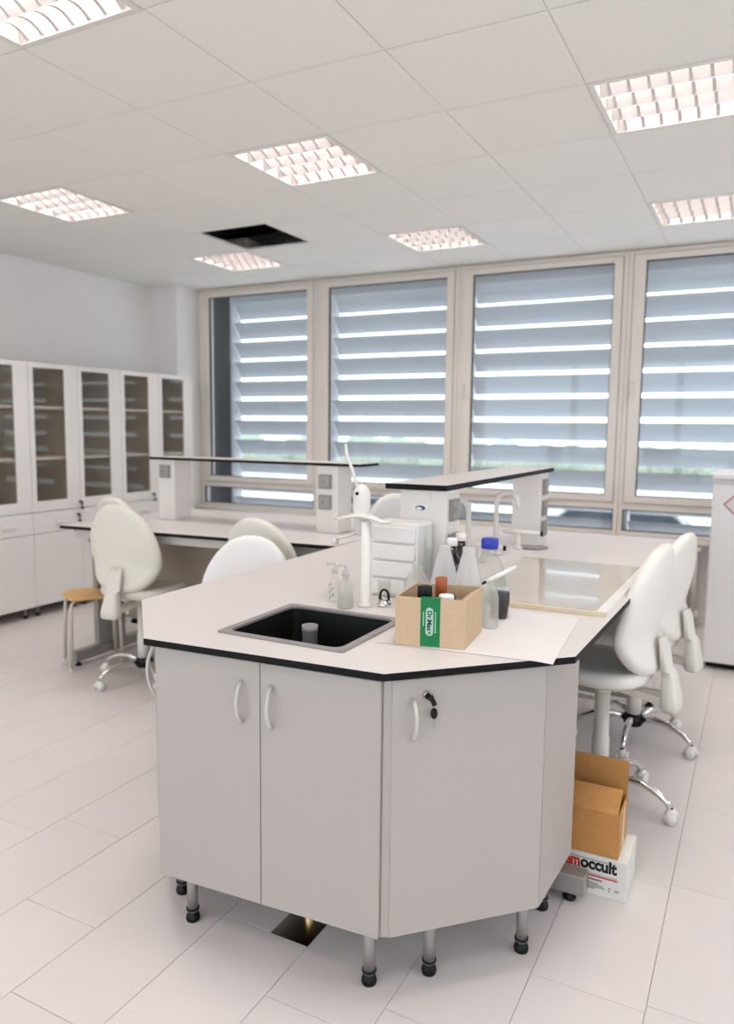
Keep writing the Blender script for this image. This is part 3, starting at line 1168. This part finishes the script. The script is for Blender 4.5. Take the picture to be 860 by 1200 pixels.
gooseneck('white gooseneck tap nearer the viewer under the island shelf', -1.085, 3.02, -1)
gooseneck('white gooseneck tap farther from the viewer under the island shelf', -1.10, 3.45, 1)
for lab, x, y, z in (('white horizontal gas tap with black tip nearer the viewer under the island shelf', -1.10, 3.22, .97), ('white horizontal gas tap with black tip by the far shelf post', -1.05, 3.66, .985)):
    t = thing('gas_tap', lab, 'tap', (x, y, WT), 0, 'gas taps under the island shelf')
    b = MB()
    b.lathe([(.022, .0005), (.022, .01), (.012, .016), (.012, z - WT)], 14)
    b.build('stem', M['wmetal'], t)
    b = MB().tube([(-.08, 0, z - WT), (.11, 0, z - WT)], .013, 10)
    b.build('pipe', M['wmetal'], t)
    b = MB().tube([(.111, 0, z - WT), (.12, 0, z - WT)], [.013, .011], 10)
    b.build('tip', M['black'], t)
b = MB()
b.lathe([(.075, .0005), (.08, .004), (.07, .006), (.058, .002)], 24, (-1.0, 3.74, WT))
tag(b.build('cup_sink', M['socket']), 'small round grey drain cup by the far post of the island shelf', 'sink')

# ================================================================== radiator and fridge
rd = thing('radiator', 'white column radiator under the window behind the right-hand chairs', 'radiator', (-.85, 6.16, 0))
for k in range(20):
    x = -.46 + .048 * k
    MB().tube([(x, -.03, .13), (x, -.03, .58)], .016, 8).tube([(x, .03, .13), (x, .03, .58)], .016, 8).build('column', M['wmetal'], rd)
MB().box(-.49, .49, -.045, .045, .585, .62).build('top_header', M['wmetal'], rd, bevel=.006)
MB().box(-.49, .49, -.045, .045, .09, .125).build('bottom_header', M['wmetal'], rd, bevel=.006)
for x in (-.4, .4):
    MB().box(x - .015, x + .015, -.03, .03, 0, .089).build('foot', M['anth'], rd)

fr = thing('under_window_fridge', 'white upright fridge with hazard diamond at the right picture edge', 'fridge', (.05, 5.4, 0))
MB().box(-.305, .305, -.24, .30, .035, 1.20).build('body', M['white'], fr, bevel=.008)
MB().box(-.306, .306, -.29, -.245, .045, 1.17).build('door', M['white'], fr, bevel=.008)
MB().box(-.31, .31, -.29, .31, 1.20, 1.235).build('top_cap', M['white'], fr, bevel=.008)
MB().box(-.29, .29, -.22, .28, .0, .034).build('plinth', M['black'], fr)
hc = Vector((-.168, -.2915, 1.048))
b = MB()
s1, s2 = .075, .064
o4 = [(hc.x, hc.z + s1), (hc.x - s1, hc.z), (hc.x, hc.z - s1), (hc.x + s1, hc.z)]
i4 = [(hc.x, hc.z + s2), (hc.x - s2, hc.z), (hc.x, hc.z - s2), (hc.x + s2, hc.z)]
for k in range(4):
    p0, p1, q1, q0 = o4[k], o4[(k + 1) % 4], i4[(k + 1) % 4], i4[k]
    b.add([(p0[0], hc.y, p0[1]), (p1[0], hc.y, p1[1]), (q1[0], hc.y, q1[1]), (q0[0], hc.y, q0[1])], [(0, 1, 2, 3)], mi=0)
b.add([(p[0], hc.y, p[1]) for p in i4], [(0, 1, 2, 3)], mi=1)
hz = b.build('hazard_label', [M['pinkred'], M['paper']], fr)
text('!', 'exclamation_mark', M['ink'], hz, frame_mat((hc.x, hc.y - .0008, hc.z - .001), (1, 0, 0), (0, 0, 1)), size=.1, bold=.003, ax='CENTER', depth=.0003)


# ================================================================== chairs
def pad(outline, th, n_edge=4, mapf=None, edge=.5):
    """cushion from a closed 2d outline: rings of the outline scaled in, top and bottom"""
    rings = []
    cx = sum(p[0] for p in outline) / len(outline)
    cy = sum(p[1] for p in outline) / len(outline)
    prof = [(.25, -1), (.6, -1), (.86, -.97), (.95, -.78), (.99, -.4), (1.0, 0), (.99, .4), (.95, .78), (.86, .97), (.6, 1), (.25, 1)]
    for s, h in prof:
        r = [(cx + (x - cx) * s, cy + (y - cy) * s, h * th / 2) for x, y in outline]
        rings.append(r)
    b = MB()
    b.rings([[mapf(p) for p in r] for r in rings] if mapf else rings, True, True)
    return b


def make_chair(label, mtl, group):
    t = thing('lab_chair', label, 'chair', group=group)
    # seat: rounded square, front (+y) dips
    N = 40
    ol = []
    for k in range(N):
        a = 2 * PI * k / N
        c, s = math.cos(a), math.sin(a)
        p = 2 / 3.2
        ol.append((.225 * math.copysign(abs(c) ** p, c), .03 + .215 * math.copysign(abs(s) ** p, s)))

    def seatmap(p):
        x, y, z = p
        r = (y - .03) / .215
        dz = -.022 * max(0, r - .3) ** 2 * 2 + .012 * max(0, -r - .3) + .010 * (x / .225) ** 2
        return (x, y, .535 + z + dz)
    pad(ol, .062, mapf=seatmap).build('seat', mtl, t)
    # backrest: egg outline, broad below, narrow crown
    ol = []
    for k in range(N):
        a = 2 * PI * k / N
        s, c = math.sin(a), math.cos(a)
        if s >= 0:
            v = .215 + .285 * s
            hw = .243 * math.copysign(abs(c) ** .86, c) * (1 - .10 * max(0, s) ** 2)
        else:
            v = .215 + .215 * s
            hw = .243 * math.copysign(abs(c) ** .75, c)
        ol.append((hw, v))

    def backmap(p):
        u, v, w_ = p
        lum = .022 * math.exp(-((v - .14) / .09) ** 2)
        y = -.175 + w_ + lum - .12 * (v - .2) ** 2 - .06 * max(0, v - .15) + .72 * u * u
        if w_ < 0:
            y -= .016 * max(0.0, min(1.0, (.135 - v) / .03)) * (-w_ / .03)
        return (u, y, .555 + v)
    pad(ol, .056, mapf=backmap).build('backrest', mtl, t)
    # spine cover: tapered boot behind the seat and the strip up to the backrest
    rg = []
    for z, hw, hd, y in ((.425, .050, .026, -.262), (.435, .058, .034, -.262), (.47, .056, .034, -.26), (.55, .042, .026, -.25), (.575, .040, .022, -.246), (.578, .052, .016, -.238), (.66, .05, .012, -.226), (.70, .042, .008, -.217)):
        sq_ = lambda c: math.copysign(abs(c) ** .55, c)
        rg.append([(hw * sq_(math.cos(2 * PI * k / 20)), y + hd * sq_(math.sin(2 * PI * k / 20)), z) for k in range(20)])
    MB().rings(rg).build('spine_cover', M['plas'], t)
    b = MB()
    b.obox((0, -.25, .452), (0, -.03, .478), .06, .03)
    b.build('support_arm', M['plas'], t, bevel=.006)
    b = MB()
    b.box(-.09, .09, -.08, .12, .475, .502)
    b.lathe([(.035, .44), (.045, .475)], 16)
    b.build('seat_plate', M['plas'], t, bevel=.006)
    b = MB().tube([(.05, .02, .47), (.19, .06, .462), (.22, .065, .46)], [.006, .006, .010], 8)
    b.build('height_lever', M['black'], t)
    b = MB()
    b.lathe([(.034, .12), (.034, .27), (.0305, .275), (.029, .50)], 18)
    b.build('gas_column', M['plas'], t)
    b = MB()
    b.lathe([(.038, .075), (.046, .085), (.046, .125), (.036, .135)], 18)
    b.build('hub', M['black'], t)
    for k in range(5):
        a = 2 * PI * k / 5
        c, s = math.cos(a), math.sin(a)
        pts, rr = [], []
        for d_, z in ((.035, .112), (.10, .128), (.17, .125), (.23, .105), (.268, .08), (.283, .062)):
            pts.append((c * d_, s * d_, z))
            rr.append(.0185 - .02 * d_)
        MB().tube(pts, rr, 10).build('base_leg', M['chrome'], t)
        cx, cy = c * .285, s * .285
        b = MB()
        b.tube([(cx, cy, .045), (cx, cy, .062)], .008, 8, mi=1)
        tx, ty = -s, c
        b.tube([(cx - tx * .014, cy - ty * .014, .038), (cx + tx * .014, cy + ty * .014, .038)], .022, 14)
        ca = b.build('caster', [M['wmetal'], M['black']], t)
        for sg in (-1, 1):
            wb = MB().tube([(cx + sg * tx * .0145, cy + sg * ty * .0145, .025), (cx + sg * tx * .026, cy + sg * ty * .026, .025)], .025, 16)
            wb.build('wheel', M['wmetal'], ca)
    return t


def rebase(o, mtl):
    for c in o.children:
        if c.name.startswith(('seat.', 'backrest.')) or c.name in ('seat', 'backrest'):
            c.data = c.data.copy()
            c.data.materials[0] = mtl
            
D = math.radians
GR = 'white laboratory chairs with chrome star bases'
ch0 = make_chair('white chair at the island right side, nearest the cardboard boxes', M['pu'], GR)
ch0.location = (-.505, 3.03, 0)
ch0.rotation_euler = (0, 0, D(172 - 90))
ch = dup(ch0, (-.475, 3.74, 0), D(168 - 90), 'white chair at the island right side, farther one close to the fridge')
chL = dup(ch0, (-3.165, 3.25, 0), D(4), 'off-white chair seen from behind beside the wooden stool')
rebase(chL, M['pu2'])
chB = dup(ch0, (-3.93, 3.98, 0), D(-4), 'off-white chair beyond the end of the side bench, only its crown visible')
rebase(chB, M['pu2'])
chM2 = dup(ch0, (-2.29, 3.37, 0), D(-3), 'off-white chair tucked under the side bench behind a bright white chair')
rebase(chM2, M['pu2'])
chM1 = dup(ch0, (-2.14, 2.79, 0), D(-168), 'bright white chair turned towards the sink, its back rising behind the island edge')
rebase(chM1, M['pu3'])
chB2 = dup(ch0, (-2.17, 4.74, 0), D(-135), 'white chair between sink tap and shelf post on the far side of the island')
rebase(chB2, M['pu3'])

UPPER = ('seat', 'backrest', 'spine_cover', 'support_arm', 'seat_plate', 'height_lever')
for o, dz, turn in ((ch0, .02, -20), (ch, -.02, -25), (chL, 0, 36), (chM1, -.09, 0), (chM2, -.03, 0), (chB, -.055, 0), (chB2, -.03, 0)):     # columns set to different heights, bases turned
    for c in o.children:
        nm = c.name.split('.')[0]
        if nm in UPPER:
            c.location.z += dz
        elif nm in ('base_leg', 'caster'):
            c.rotation_euler.z = D(turn)

# ================================================================== wooden stool
st = thing('wooden_stool', 'low stool with birch seat and cream tube legs beside the leftmost chair', 'stool', (-3.652, 3.32, 0))
feet = [(-3.643, 3.135), (-3.83, 3.25), (-3.655, 3.505), (-3.478, 3.392)]
sa_ = math.atan2(feet[3][1] - feet[0][1], feet[3][0] - feet[0][0])
ol = []
for k in range(36):
    a = 2 * PI * k / 36
    c, s = math.cos(a), math.sin(a)
    p = 2 / 4.0
    x, y = .165 * math.copysign(abs(c) ** p, c), .145 * math.copysign(abs(s) ** p, s)
    ol.append((x * math.cos(sa_) - y * math.sin(sa_), x * math.sin(sa_) + y * math.cos(sa_)))
b = MB().rings([[(x * .97, y * .97, .436) for x, y in ol], [(x, y, .44) for x, y in ol], [(x, y, .453) for x, y in ol], [(x * .97, y * .97, .457) for x, y in ol]], smooth=False)
b.build('seat', M['wood'], st)
for x, y in feet:
    dx, dy = x + 3.652, y - 3.32
    pts = [(dx, dy, .012), (dx * .93, dy * .93, .36), (dx * .90, dy * .90, .405), (dx * .80, dy * .80, .424), (dx * .45, dy * .45, .4255)]
    lg = MB().tube(pts, .0105, 10).build('leg', M['cream'], st)
    MB().cyl((dx, dy), .0125, 0, .016, 10).build('foot', M['white'], lg)

# ================================================================== things on the worktop
# faucet
fx, fy = -1.152, 2.21
fc = thing('lab_faucet', 'tall white laboratory tap with lever and winged handle behind the sink', 'faucet', (fx, fy, WT))
b = MB().lathe([(.026, .0005), (.026, .008), (.0165, .014), (.0165, .285)], 18)
b.build('column', M['wmetal'], fc)
rg = []
for x, z, hy, hz in ((-.115, .286, .006, .004), (-.095, .290, .014, .007), (-.05, .301, .018, .008), (-.01, .305, .022, .010), (.03, .298, .018, .008), (.06, .288, .014, .007), (.085, .289, .010, .005), (.098, .294, .005, .003)):
    rg.append([(x, hy * math.cos(2 * PI * k / 14), z + hz * math.sin(2 * PI * k / 14)) for k in range(14)])
MB().rings(rg).build('wing_handle', M['wmetal'], fc)
b = MB().lathe([(.017, .235), (.017, .25), (.025, .256), (.025, .30), (.030, .312), (.030, .365), (.027, .385), (.018, .40), (.004, .408)], 20, (-.035, .035, 0))
b.build('mixer_body', M['wmetal'], fc)
MB().ball((-.037, .0045, .377), .006, 10).build('dot', M['black'], fc)
MB().tube([(-.045, .03, .385), (-.068, .03, .45), (-.092, .03, .505), (-.096, .03, .54)], [.007, .0055, .006, .004], 8).build('lever', M['wmetal'], fc)
MB().tube([(-.045, .035, .243), (-.09, .03, .225), (-.128, .025, .215)], .005, 8).tube([(-.131, .025, .220), (-.131, .025, .195)], .0115, 10).build('side_spout', M['wmetal'], fc)

# soap dispensers
for lab, x, y, r, h, fill in (('small clear dispenser bottle with green print beside the white tap', -1.272, 2.215, .021, .085, 'leaf'), ('clear dispenser bottle half full of cloudy liquid beside the white tap', -1.197, 2.155, .0255, .095, 'milky')):
    t = thing('soap_dispenser', lab, 'bottle', (x, y, WT), 0, 'dispenser bottles behind the sink')
    MB().lathe([(r * .95, .0005), (r, .006), (r, h * .78), (r * .55, h), (r * .42, h + .004), (r * .42, h + .014)], 20).build('bottle', M['frost' if fill == 'milky' else 'clear'], t)
    MB().lathe([(r * .5, h + .0145), (r * .5, h + .03), (r * .15, h + .032), (r * .15, h + .045)], 14).tube([(0, 0, h + .047), (-.03, -.008, h + .044)], .004, 8).build('pump', M['frost'], t)
    if fill == 'milky':
        MB().lathe([(r * .9, .003), (r * .94, .007), (r * .94, h * .45)], 18).build('liquid', M['milky'], t)
    else:
        b = MB()
        for k in range(8):
            a, z = -2.1 + .35 * (k % 3), .012 + .0075 * k
            w_, h_ = .16, .005
            b.add([(r * 1.02 * math.cos(a + p), r * 1.02 * math.sin(a + p), z + q_) for p, q_ in ((-w_, 0), (0, -h_), (w_, .001), (.03, h_))], [(0, 1, 2, 3)])
        b.build('leaf_print', M['leaf'], t)

# sink plug
t = thing('sink_plug', 'chrome sink plug with a looped black handle between tap and carton', 'sink plug', (-1.095, 2.24, WT))
MB().lathe([(.022, .0005), (.024, .008), (.018, .014), (.012, .022), (.003, .026)], 18).build('plug', M['chrome'], t)
pts = [(-.016 + .0, 0, .022)]
for k in range(11):
    a = PI - PI * k / 10
    pts.append((.016 * math.cos(a), 0, .034 + .022 * math.sin(a)))
pts.append((.016, 0, .022))
MB().tube(pts, .0042, 8).build('loop_handle', M['black'], t)

# small clear beaker between tap and boxes
t = MB().lathe([(.022, .0005), (.022, .07), (.0235, .072), (.0205, .07), (.0205, .003)], 18, (-1.13, 2.31, WT))
tag(t.build('glass_beaker', M['clear']), 'small empty clear beaker behind the looped sink plug', 'beaker')

# paper sheet under the carton
N_ = 14
b = MB()
c00, c10, c11, c01 = Vector((-.925, 1.840)), Vector((-.442, 1.893)), Vector((-.482, 2.40)), Vector((-.80, 2.40))
vs, fs = [], []
for i in range(N_ + 1):
    for j in range(N_ + 1):
        u, v = i / N_, j / N_
        p = c00 * (1 - u) * (1 - v) + c10 * u * (1 - v) + c11 * u * v + c01 * (1 - u) * v
        # droop past the angled edge
        ed = (Vector((C1[0] - B1[0], C1[1] - B1[1]))).normalized()
        dd_ = (p - Vector(B1)).dot(Vector((ed.y, -ed.x)))
        z = .0012 - (2.0 * max(0, dd_) ** 2 if dd_ > 0 else 0)
        vs.append((p.x, p.y, WT + z))
for i in range(N_):
    for j in range(N_):
        a = i * (N_ + 1) + j
        fs.append((a, a + N_ + 1, a + N_ + 2, a + 1))
b.add(vs, fs, False)
pp = b.build('paper_sheet', M['paper'])
tag(pp, 'white paper sheet under the kraft carton overhanging the worktop corner', 'paper')
sd = pp.modifiers.new('thick', 'SOLIDIFY')
sd.thickness = .0005
sd.offset = 1


# carton with green label
def carton(root, og, P, h, mtl, z0, th=.004):
    """open box walls from 4 floor corners (ccw), as one mesh"""
    b = MB()
    n = 4
    P = [Vector(p) for p in P]
    c = sum(P, Vector((0, 0))) / 4
    for i in range(4):
        p, q_ = P[i], P[(i + 1) % 4]
        d_ = (q_ - p).normalized()
        nn = Vector((-d_.y, d_.x)) * th
        e0 = 0 if i % 2 == 0 else th
        p2, q2 = p + d_ * e0, q_ - d_ * e0
        b.prism([tuple(p2), tuple(q2), tuple(q2 + nn), tuple(p2 + nn)], z0, z0 + h)
    b.prism([tuple(p + (c - p) * .02) for p in P], z0, z0 + th)
    return b.build('box_walls', mtl, root, og)


cz0 = WT + .0025
kb = thing('kraft_carton', 'small open kraft cardboard box with green label on the island corner', 'box', (-.78, 1.96, cz0))
og = (-.78, 1.96, cz0)
KP = [(-.868, 1.845), (-.680, 1.890), (-.700, 2.088), (-.893, 2.043)]
KH = .135
carton(kb, og, KP, KH, M['card'], cz0)
k0, k1, k2, k3 = [Vector(p) for p in KP]
kt = (k1 - k0).normalized()
kn = Vector((kt.y, -kt.x))
# folded flaps along the right side: dividers inside
ks = (k2 - k1).normalized()
for o_, dz, in ((.010, .001), (.019, -.004), (.030, -.010)):
    a, c = k1 - kt * o_ + ks * .006, k2 - kt * o_ - ks * .006
    MB().obox((a.x, a.y, cz0 + KH * .5 + dz), (c.x, c.y, cz0 + KH * .5 + dz), .003, KH * .92).build('inner_flap', M['card'], kb, og)
# green label: front strip folded over the rim
L0, L1 = k0 + kt * .0705, k0 + kt * .1245
f0, f1 = L0 + kn * .0008, L1 + kn * .0008
b = MB().prism([tuple(L0 + kn * .0002), tuple(f0), tuple(f1), tuple(L1 + kn * .0002)][::1], cz0 + .001, cz0 + KH + .0015)
b.prism([tuple(L0 + kn * .0008), tuple(L1 + kn * .0008), tuple(L1 - kn * .012), tuple(L0 - kn * .012)], cz0 + KH + .0006, cz0 + KH + .0016)
gl = b.build('green_label', M['green'], kb, og)
pc_ = (L0 + L1) / 2 + kn * .0012 - kt * .002
zc = KH * .52
b = MB()
pr, pl_ = .0105, .029
pill = []
for a0, cz_ in ((0, zc + pl_), (PI, zc - pl_)):
    for k in range(9):
        a = a0 + PI * k / 8
        pill.append((pr * math.cos(a), cz_ + pr * math.sin(a)))
PO = Vector((pc_.x, pc_.y, 0)) - Vector(og) + Vector((0, 0, cz0))
b.add([(PO.x + kt.x * x, PO.y + kt.y * x, PO.z + z) for x, z in pill], [tuple(range(len(pill)))])
b.build('pale_pill', M['pill'], gl)


def vtext(s, x, z, size, m, bold=0.0):
    o = PO + Vector((kt.x * x, kt.y * x, z)) + Vector((kn.x, kn.y, 0)) * .0006
    return text(s, 'lettering', m, gl, frame_mat(o, (0, 0, -1), (kt.x, kt.y, 0)), size=size, bold=bold, ax='CENTER', depth=.0002)


vtext('Dr.Max', -.0002, zc + .003, .0185, M['dgreen'], .0005)
vtext('+', -.0002, zc - .031, .014, M['dgreen'], .0005)
b = MB()                                   # two lines of print too small to read beside the pill
for x, z0_, z1_ in ((.0165, zc - .030, zc + .030), (-.0165, zc - .012, zc + .028)):
    a_, c_ = PO + Vector((kt.x * x, kt.y * x, z0_)) + Vector((kn.x, kn.y, 0)) * .0003, PO + Vector((kt.x * x, kt.y * x, z1_)) + Vector((kn.x, kn.y, 0)) * .0003
    n_ = 9
    for q_ in range(n_):
        b.obox(a_.lerp(c_, q_ / n_), a_.lerp(c_, (q_ + .72) / n_), .0004, .0032, up=(kt.x, kt.y, 0))
b.build('small_print', M['pill'], gl)

# things inside the carton
def bottle(name, label, x, y, z, prof, m, capprof=None, capm=None, n=20, group=None, capname='cap'):
    t = thing(name, label, 'bottle', (x, y, z), 0, group)
    MB().lathe(prof, n).build('body', m, t)
    if capprof:
        MB().lathe(capprof, n).build(capname, capm, t)
    return t


iz = cz0 + .0045
bottle('dark_bottle', 'dark brown bottle with black cap inside the kraft carton', -.815, 1.925, iz, [(.026, .0005), (.027, .004), (.027, .085), (.018, .1), (.016, .106)], M['dkbrown'], [(.0195, .1065), (.0205, .108), (.0205, .148), (.0195, .15), (.012, .151)], M['black'])
bottle('amber_vial', 'amber vial with orange cap inside the kraft carton', -.795, 1.998, iz, [(.021, .0005), (.022, .004), (.022, .1), (.014, .112)], M['amber'], [(.0165, .1125), (.0175, .114), (.0175, .162), (.0165, .164), (.0145, .1645), (.0145, .158)], M['orange'])
bottle('white_capped_vial', 'dark vial with white cap near the front wall inside the carton', -.752, 1.93, iz, [(.021, .0005), (.022, .004), (.022, .085), (.016, .1)], M['dkbrown'], [(.0205, .1005), (.0215, .102), (.0215, .128), (.0195, .131), (.003, .132)], M['white'])
bottle('small_dark_vial', 'small dark vial beside the folded flaps inside the carton', -.757, 1.985, iz, [(.019, .0005), (.02, .004), (.02, .08), (.012, .095), (.012, .118), (.003, .119)], M['dkbrown'])

# bottles behind the carton
GB = 'laboratory bottles behind the kraft carton'
wash = [(.052, .0005), (.056, .006), (.056, .06), (.053, .075), (.022, .190), (.0195, .196), (.0195, .213), (.016, .215), (.003, .2155)]
bottle('wash_bottle', 'white conical plastic bottle behind the carton, left of the pair', -.905, 2.30, WT, wash, M['milky'], group=GB)
bottle('wash_bottle', 'white conical plastic bottle behind the carton, right of the pair', -.779, 2.18, WT, [(r, z * 1.1) for r, z in wash], M['milky'], group=GB)
amb = [(.040, .0005), (.042, .005), (.042, .12), (.036, .145), (.018, .17), (.016, .198)]
bottle('amber_bottle', 'brown glass bottle with white cap between the two white conical bottles, left one', -.92, 2.402, WT, amb, M['dkbrown'], [(.018, .1985), (.019, .20), (.019, .222), (.017, .224), (.003, .225)], M['white'], group=GB)
bottle('amber_bottle', 'brown glass bottle with white cap between the two white conical bottles, right one', -.937, 2.535, WT, [(r, z * .99) for r, z in amb], M['dkbrown'], [(.018, .197), (.019, .1985), (.019, .222), (.017, .224), (.003, .225)], M['white'], group=GB)
bottle('media_bottle', 'clear glass bottle with bright blue screw cap behind the carton', -.775, 2.37, WT, [(.05, .0005), (.053, .006), (.053, .12), (.047, .145), (.03, .175), (.022, .19), (.022, .205)], M['clear'], [(.0265, .2055), (.028, .207), (.028, .236), (.026, .239), (.003, .2395)], M['blue'], group=GB)
t = bottle('clear_squeeze_bottle', 'clear narrow plastic bottle right beside the carton', -.697, 2.15, WT, [(.024, .0005), (.026, .005), (.026, .09), (.021, .115), (.010, .13), (.009, .14)], M['frost'], group=GB)
t = bottle('flask', 'clear flask with dark brown liquid just behind the clear narrow bottle', -.707, 2.275, WT, [(.022, .0005), (.028, .008), (.034, .06), (.03, .10), (.014, .125), (.013, .14)], M['clear'], group=GB)
MB().lathe([(.02, .003), (.026, .009), (.0315, .058), (.0305, .085)], 18).build('liquid', M['liquid'], t)
b = MB().tube([(-.735, 2.215, WT + .125), (-.665, 2.30, WT + .165)], .007, 10, mi=0)
b.tube([(-.755, 2.19, WT + .112), (-.735, 2.215, WT + .125)], [.002, .005], 8, mi=1)
tag(b.build('pipette', [M['white'], M['black']]), 'white pipette leaning across the bottles below the blue cap', 'pipette')
bottle('clear_jar', 'low clear jar left of the white conical bottles', -.985, 2.26, WT, [(.04, .0005), (.043, .005), (.043, .09), (.02, .13), (.016, .15)], M['frost'], group=GB)

# white organiser behind the tap
og = (-1.1, 2.42, WT)
t = thing('drawer_organiser', 'white ribbed plastic organiser box between the tap and the shelf post', 'organiser', og)
MB().box(-1.215, -1.035, 2.375, 2.50, WT + .0005, WT + .265).build('body', M['white'], t, og, bevel=.004)
for k in range(4):
    MB().box(-1.207, -1.043, 2.362, 2.3745, WT + .012 + .062 * k, WT + .066 + .062 * k).build('drawer', M['white'], t, og, bevel=.003)
b = MB().box(-1.015, -1.0125, 2.38, 2.47, WT + .0005, WT + .26)
b.box(-1.035 + .003, -1.0155, 2.38, 2.47, WT + .0005, WT + .004)
tag(b.build('acrylic_stand', M['clear']), 'clear acrylic upright plate beside the white organiser box', 'stand')

# glossy board with pale wooden edges
og = (-.66, 2.9, WT)
t = thing('glossy_board', 'large glossy beige board with pale wooden edging lying on the island', 'board', og)
Q0, Q1, Q2, Q3 = (-.87, 2.437), (-.412, 2.452), (-.400, 3.385), (-.94, 3.385)
b = MB().prism([(Q0[0], Q0[1] + .018), (Q1[0] - .032, Q1[1] + .018), (Q2[0] - .032, Q2[1] - .012), (Q3[0], Q3[1] - .012)], WT + .0005, WT + .012)
b.build('panel', M['glossbd'], t, og)
MB().prism([Q0, Q1, (Q1[0], Q1[1] + .0175), (Q0[0], Q0[1] + .0175)], WT + .0005, WT + .014).build('front_edging', M['ltwood'], t, og)
MB().prism([(Q1[0] - .0315, Q1[1] + .018), (Q1[0], Q1[1] + .018), (Q2[0], Q2[1]), (Q2[0] - .0315, Q2[1])], WT + .0005, WT + .014).build('side_edging', M['white'], t, og)
MB().prism([(Q3[0], Q3[1] - .0115), (Q2[0] - .032, Q2[1] - .0115), (Q2[0] - .032, Q2[1]), Q3], WT + .0005, WT + .013).build('back_edging', M['ltwood'], t, og)

# ================================================================== boxes on the floor
wx0, wx1, wy0, wy1, wh = -.60, -.297, 2.381, 2.575, .133
og = (-.45, 2.48, 0)
wb = thing('white_carton', 'white carton with red and black lettering on the floor beside the island', 'box', og)
MB().box(wx0, wx1, wy0, wy1, 0, wh).build('carton_body', M['wbox'], wb, og, bevel=.002)
lo_ = Vector(og)


def ftext(s, x, z, size, m, bold=0.0, sp=1.0):
    return text(s, 'lettering', m, wb, frame_mat(Vector((x, wy0 - .0006, z)) - lo_, (1, 0, 0), (0, 0, 1)), size=size, bold=bold, depth=.0003, spacing=sp)


hm = ftext('Hem', 0, .104, .056, M['red'], .0022, .97)
for v in hm.data.vertices:
    v.co.x *= .72
hm.location.x = -.4435 - lo_.x - max(v.co.x for v in hm.data.vertices)
oc = ftext('occult', -.442, .104, .054, M['ink'], .0022, .97)
for v in oc.data.vertices:
    v.co.x *= .87
MB().box(-.425, -.325, wy0 - .0008, wy0 - .0002, .064, .069).build('red_stripe', M['red'], wb, og)
MB().box(-.58, -.33, wy0 - .0008, wy0 - .0002, .1185, .120).build('thin_line', M['ink'], wb, og)
MB().box(-.58, -.325, wy0 - .0008, wy0 - .0002, .0725, .0737).build('thin_line', M['inkg'], wb, og)
b = MB()                                   # small print, too fine to read in the photograph
for x0, x1, z, h_ in ((-.42, -.372, .054, .005), (-.42, -.385, .042, .0025), (-.42, -.368, .036, .0025), (-.42, -.362, .030, .0025), (-.42, -.392, .024, .0025), (-.352, -.345, .036, .003), (-.351, -.346, .027, .004), (-.334, -.318, .034, .002), (-.334, -.322, .029, .002)):
    b.box(x0, x1, wy0 - .0008, wy0 - .0002, z - h_ / 2, z + h_ / 2)
b.build('small_print', M['inkg'], wb, og)

og = (-.45, 2.48, wh + .001)
bb = thing('brown_carton', 'open brown cardboard box stacked on the white carton', 'box', og)
bx0, bx1, by0, by1, bz, bh = -.60, -.328, 2.39, 2.555, wh + .001, .145
carton(bb, og, [(bx0, by0), (bx1, by0), (bx1, by1), (bx0, by1)], bh, M['card2'], bz)
zt = bz + bh
b = MB().obox(((bx0 + bx1) / 2, by1 - .002, zt), ((bx0 + bx1) / 2 + .0, by1 + .006, zt + .115), bx1 - bx0 - .004, .004, up=(0, 1, 0))
b.build('back_flap', M['card2'], bb, og)
b = MB().obox(((bx0 + bx1) / 2 - .003, by0 + .002, zt), ((bx0 + bx1) / 2 - .003, by0 + .085, zt + .05), bx1 - bx0 - .006, .004, up=(0, -1, 1))
b.build('front_flap', M['card2'], bb, og)
b = MB().obox((bx1 - .003, (by0 + by1) / 2, zt), (bx1 - .03, (by0 + by1) / 2, zt - .09), by1 - by0 - .02, .004, up=(1, 0, 0))
b.build('side_flap', M['card2'], bb, og)
MB().box(bx1 + .0002, bx1 + .0009, (by0 + by1) / 2 - .025, (by0 + by1) / 2 + .025, bz + .005, zt).build('tape_strip', M['tape'], bb, og)
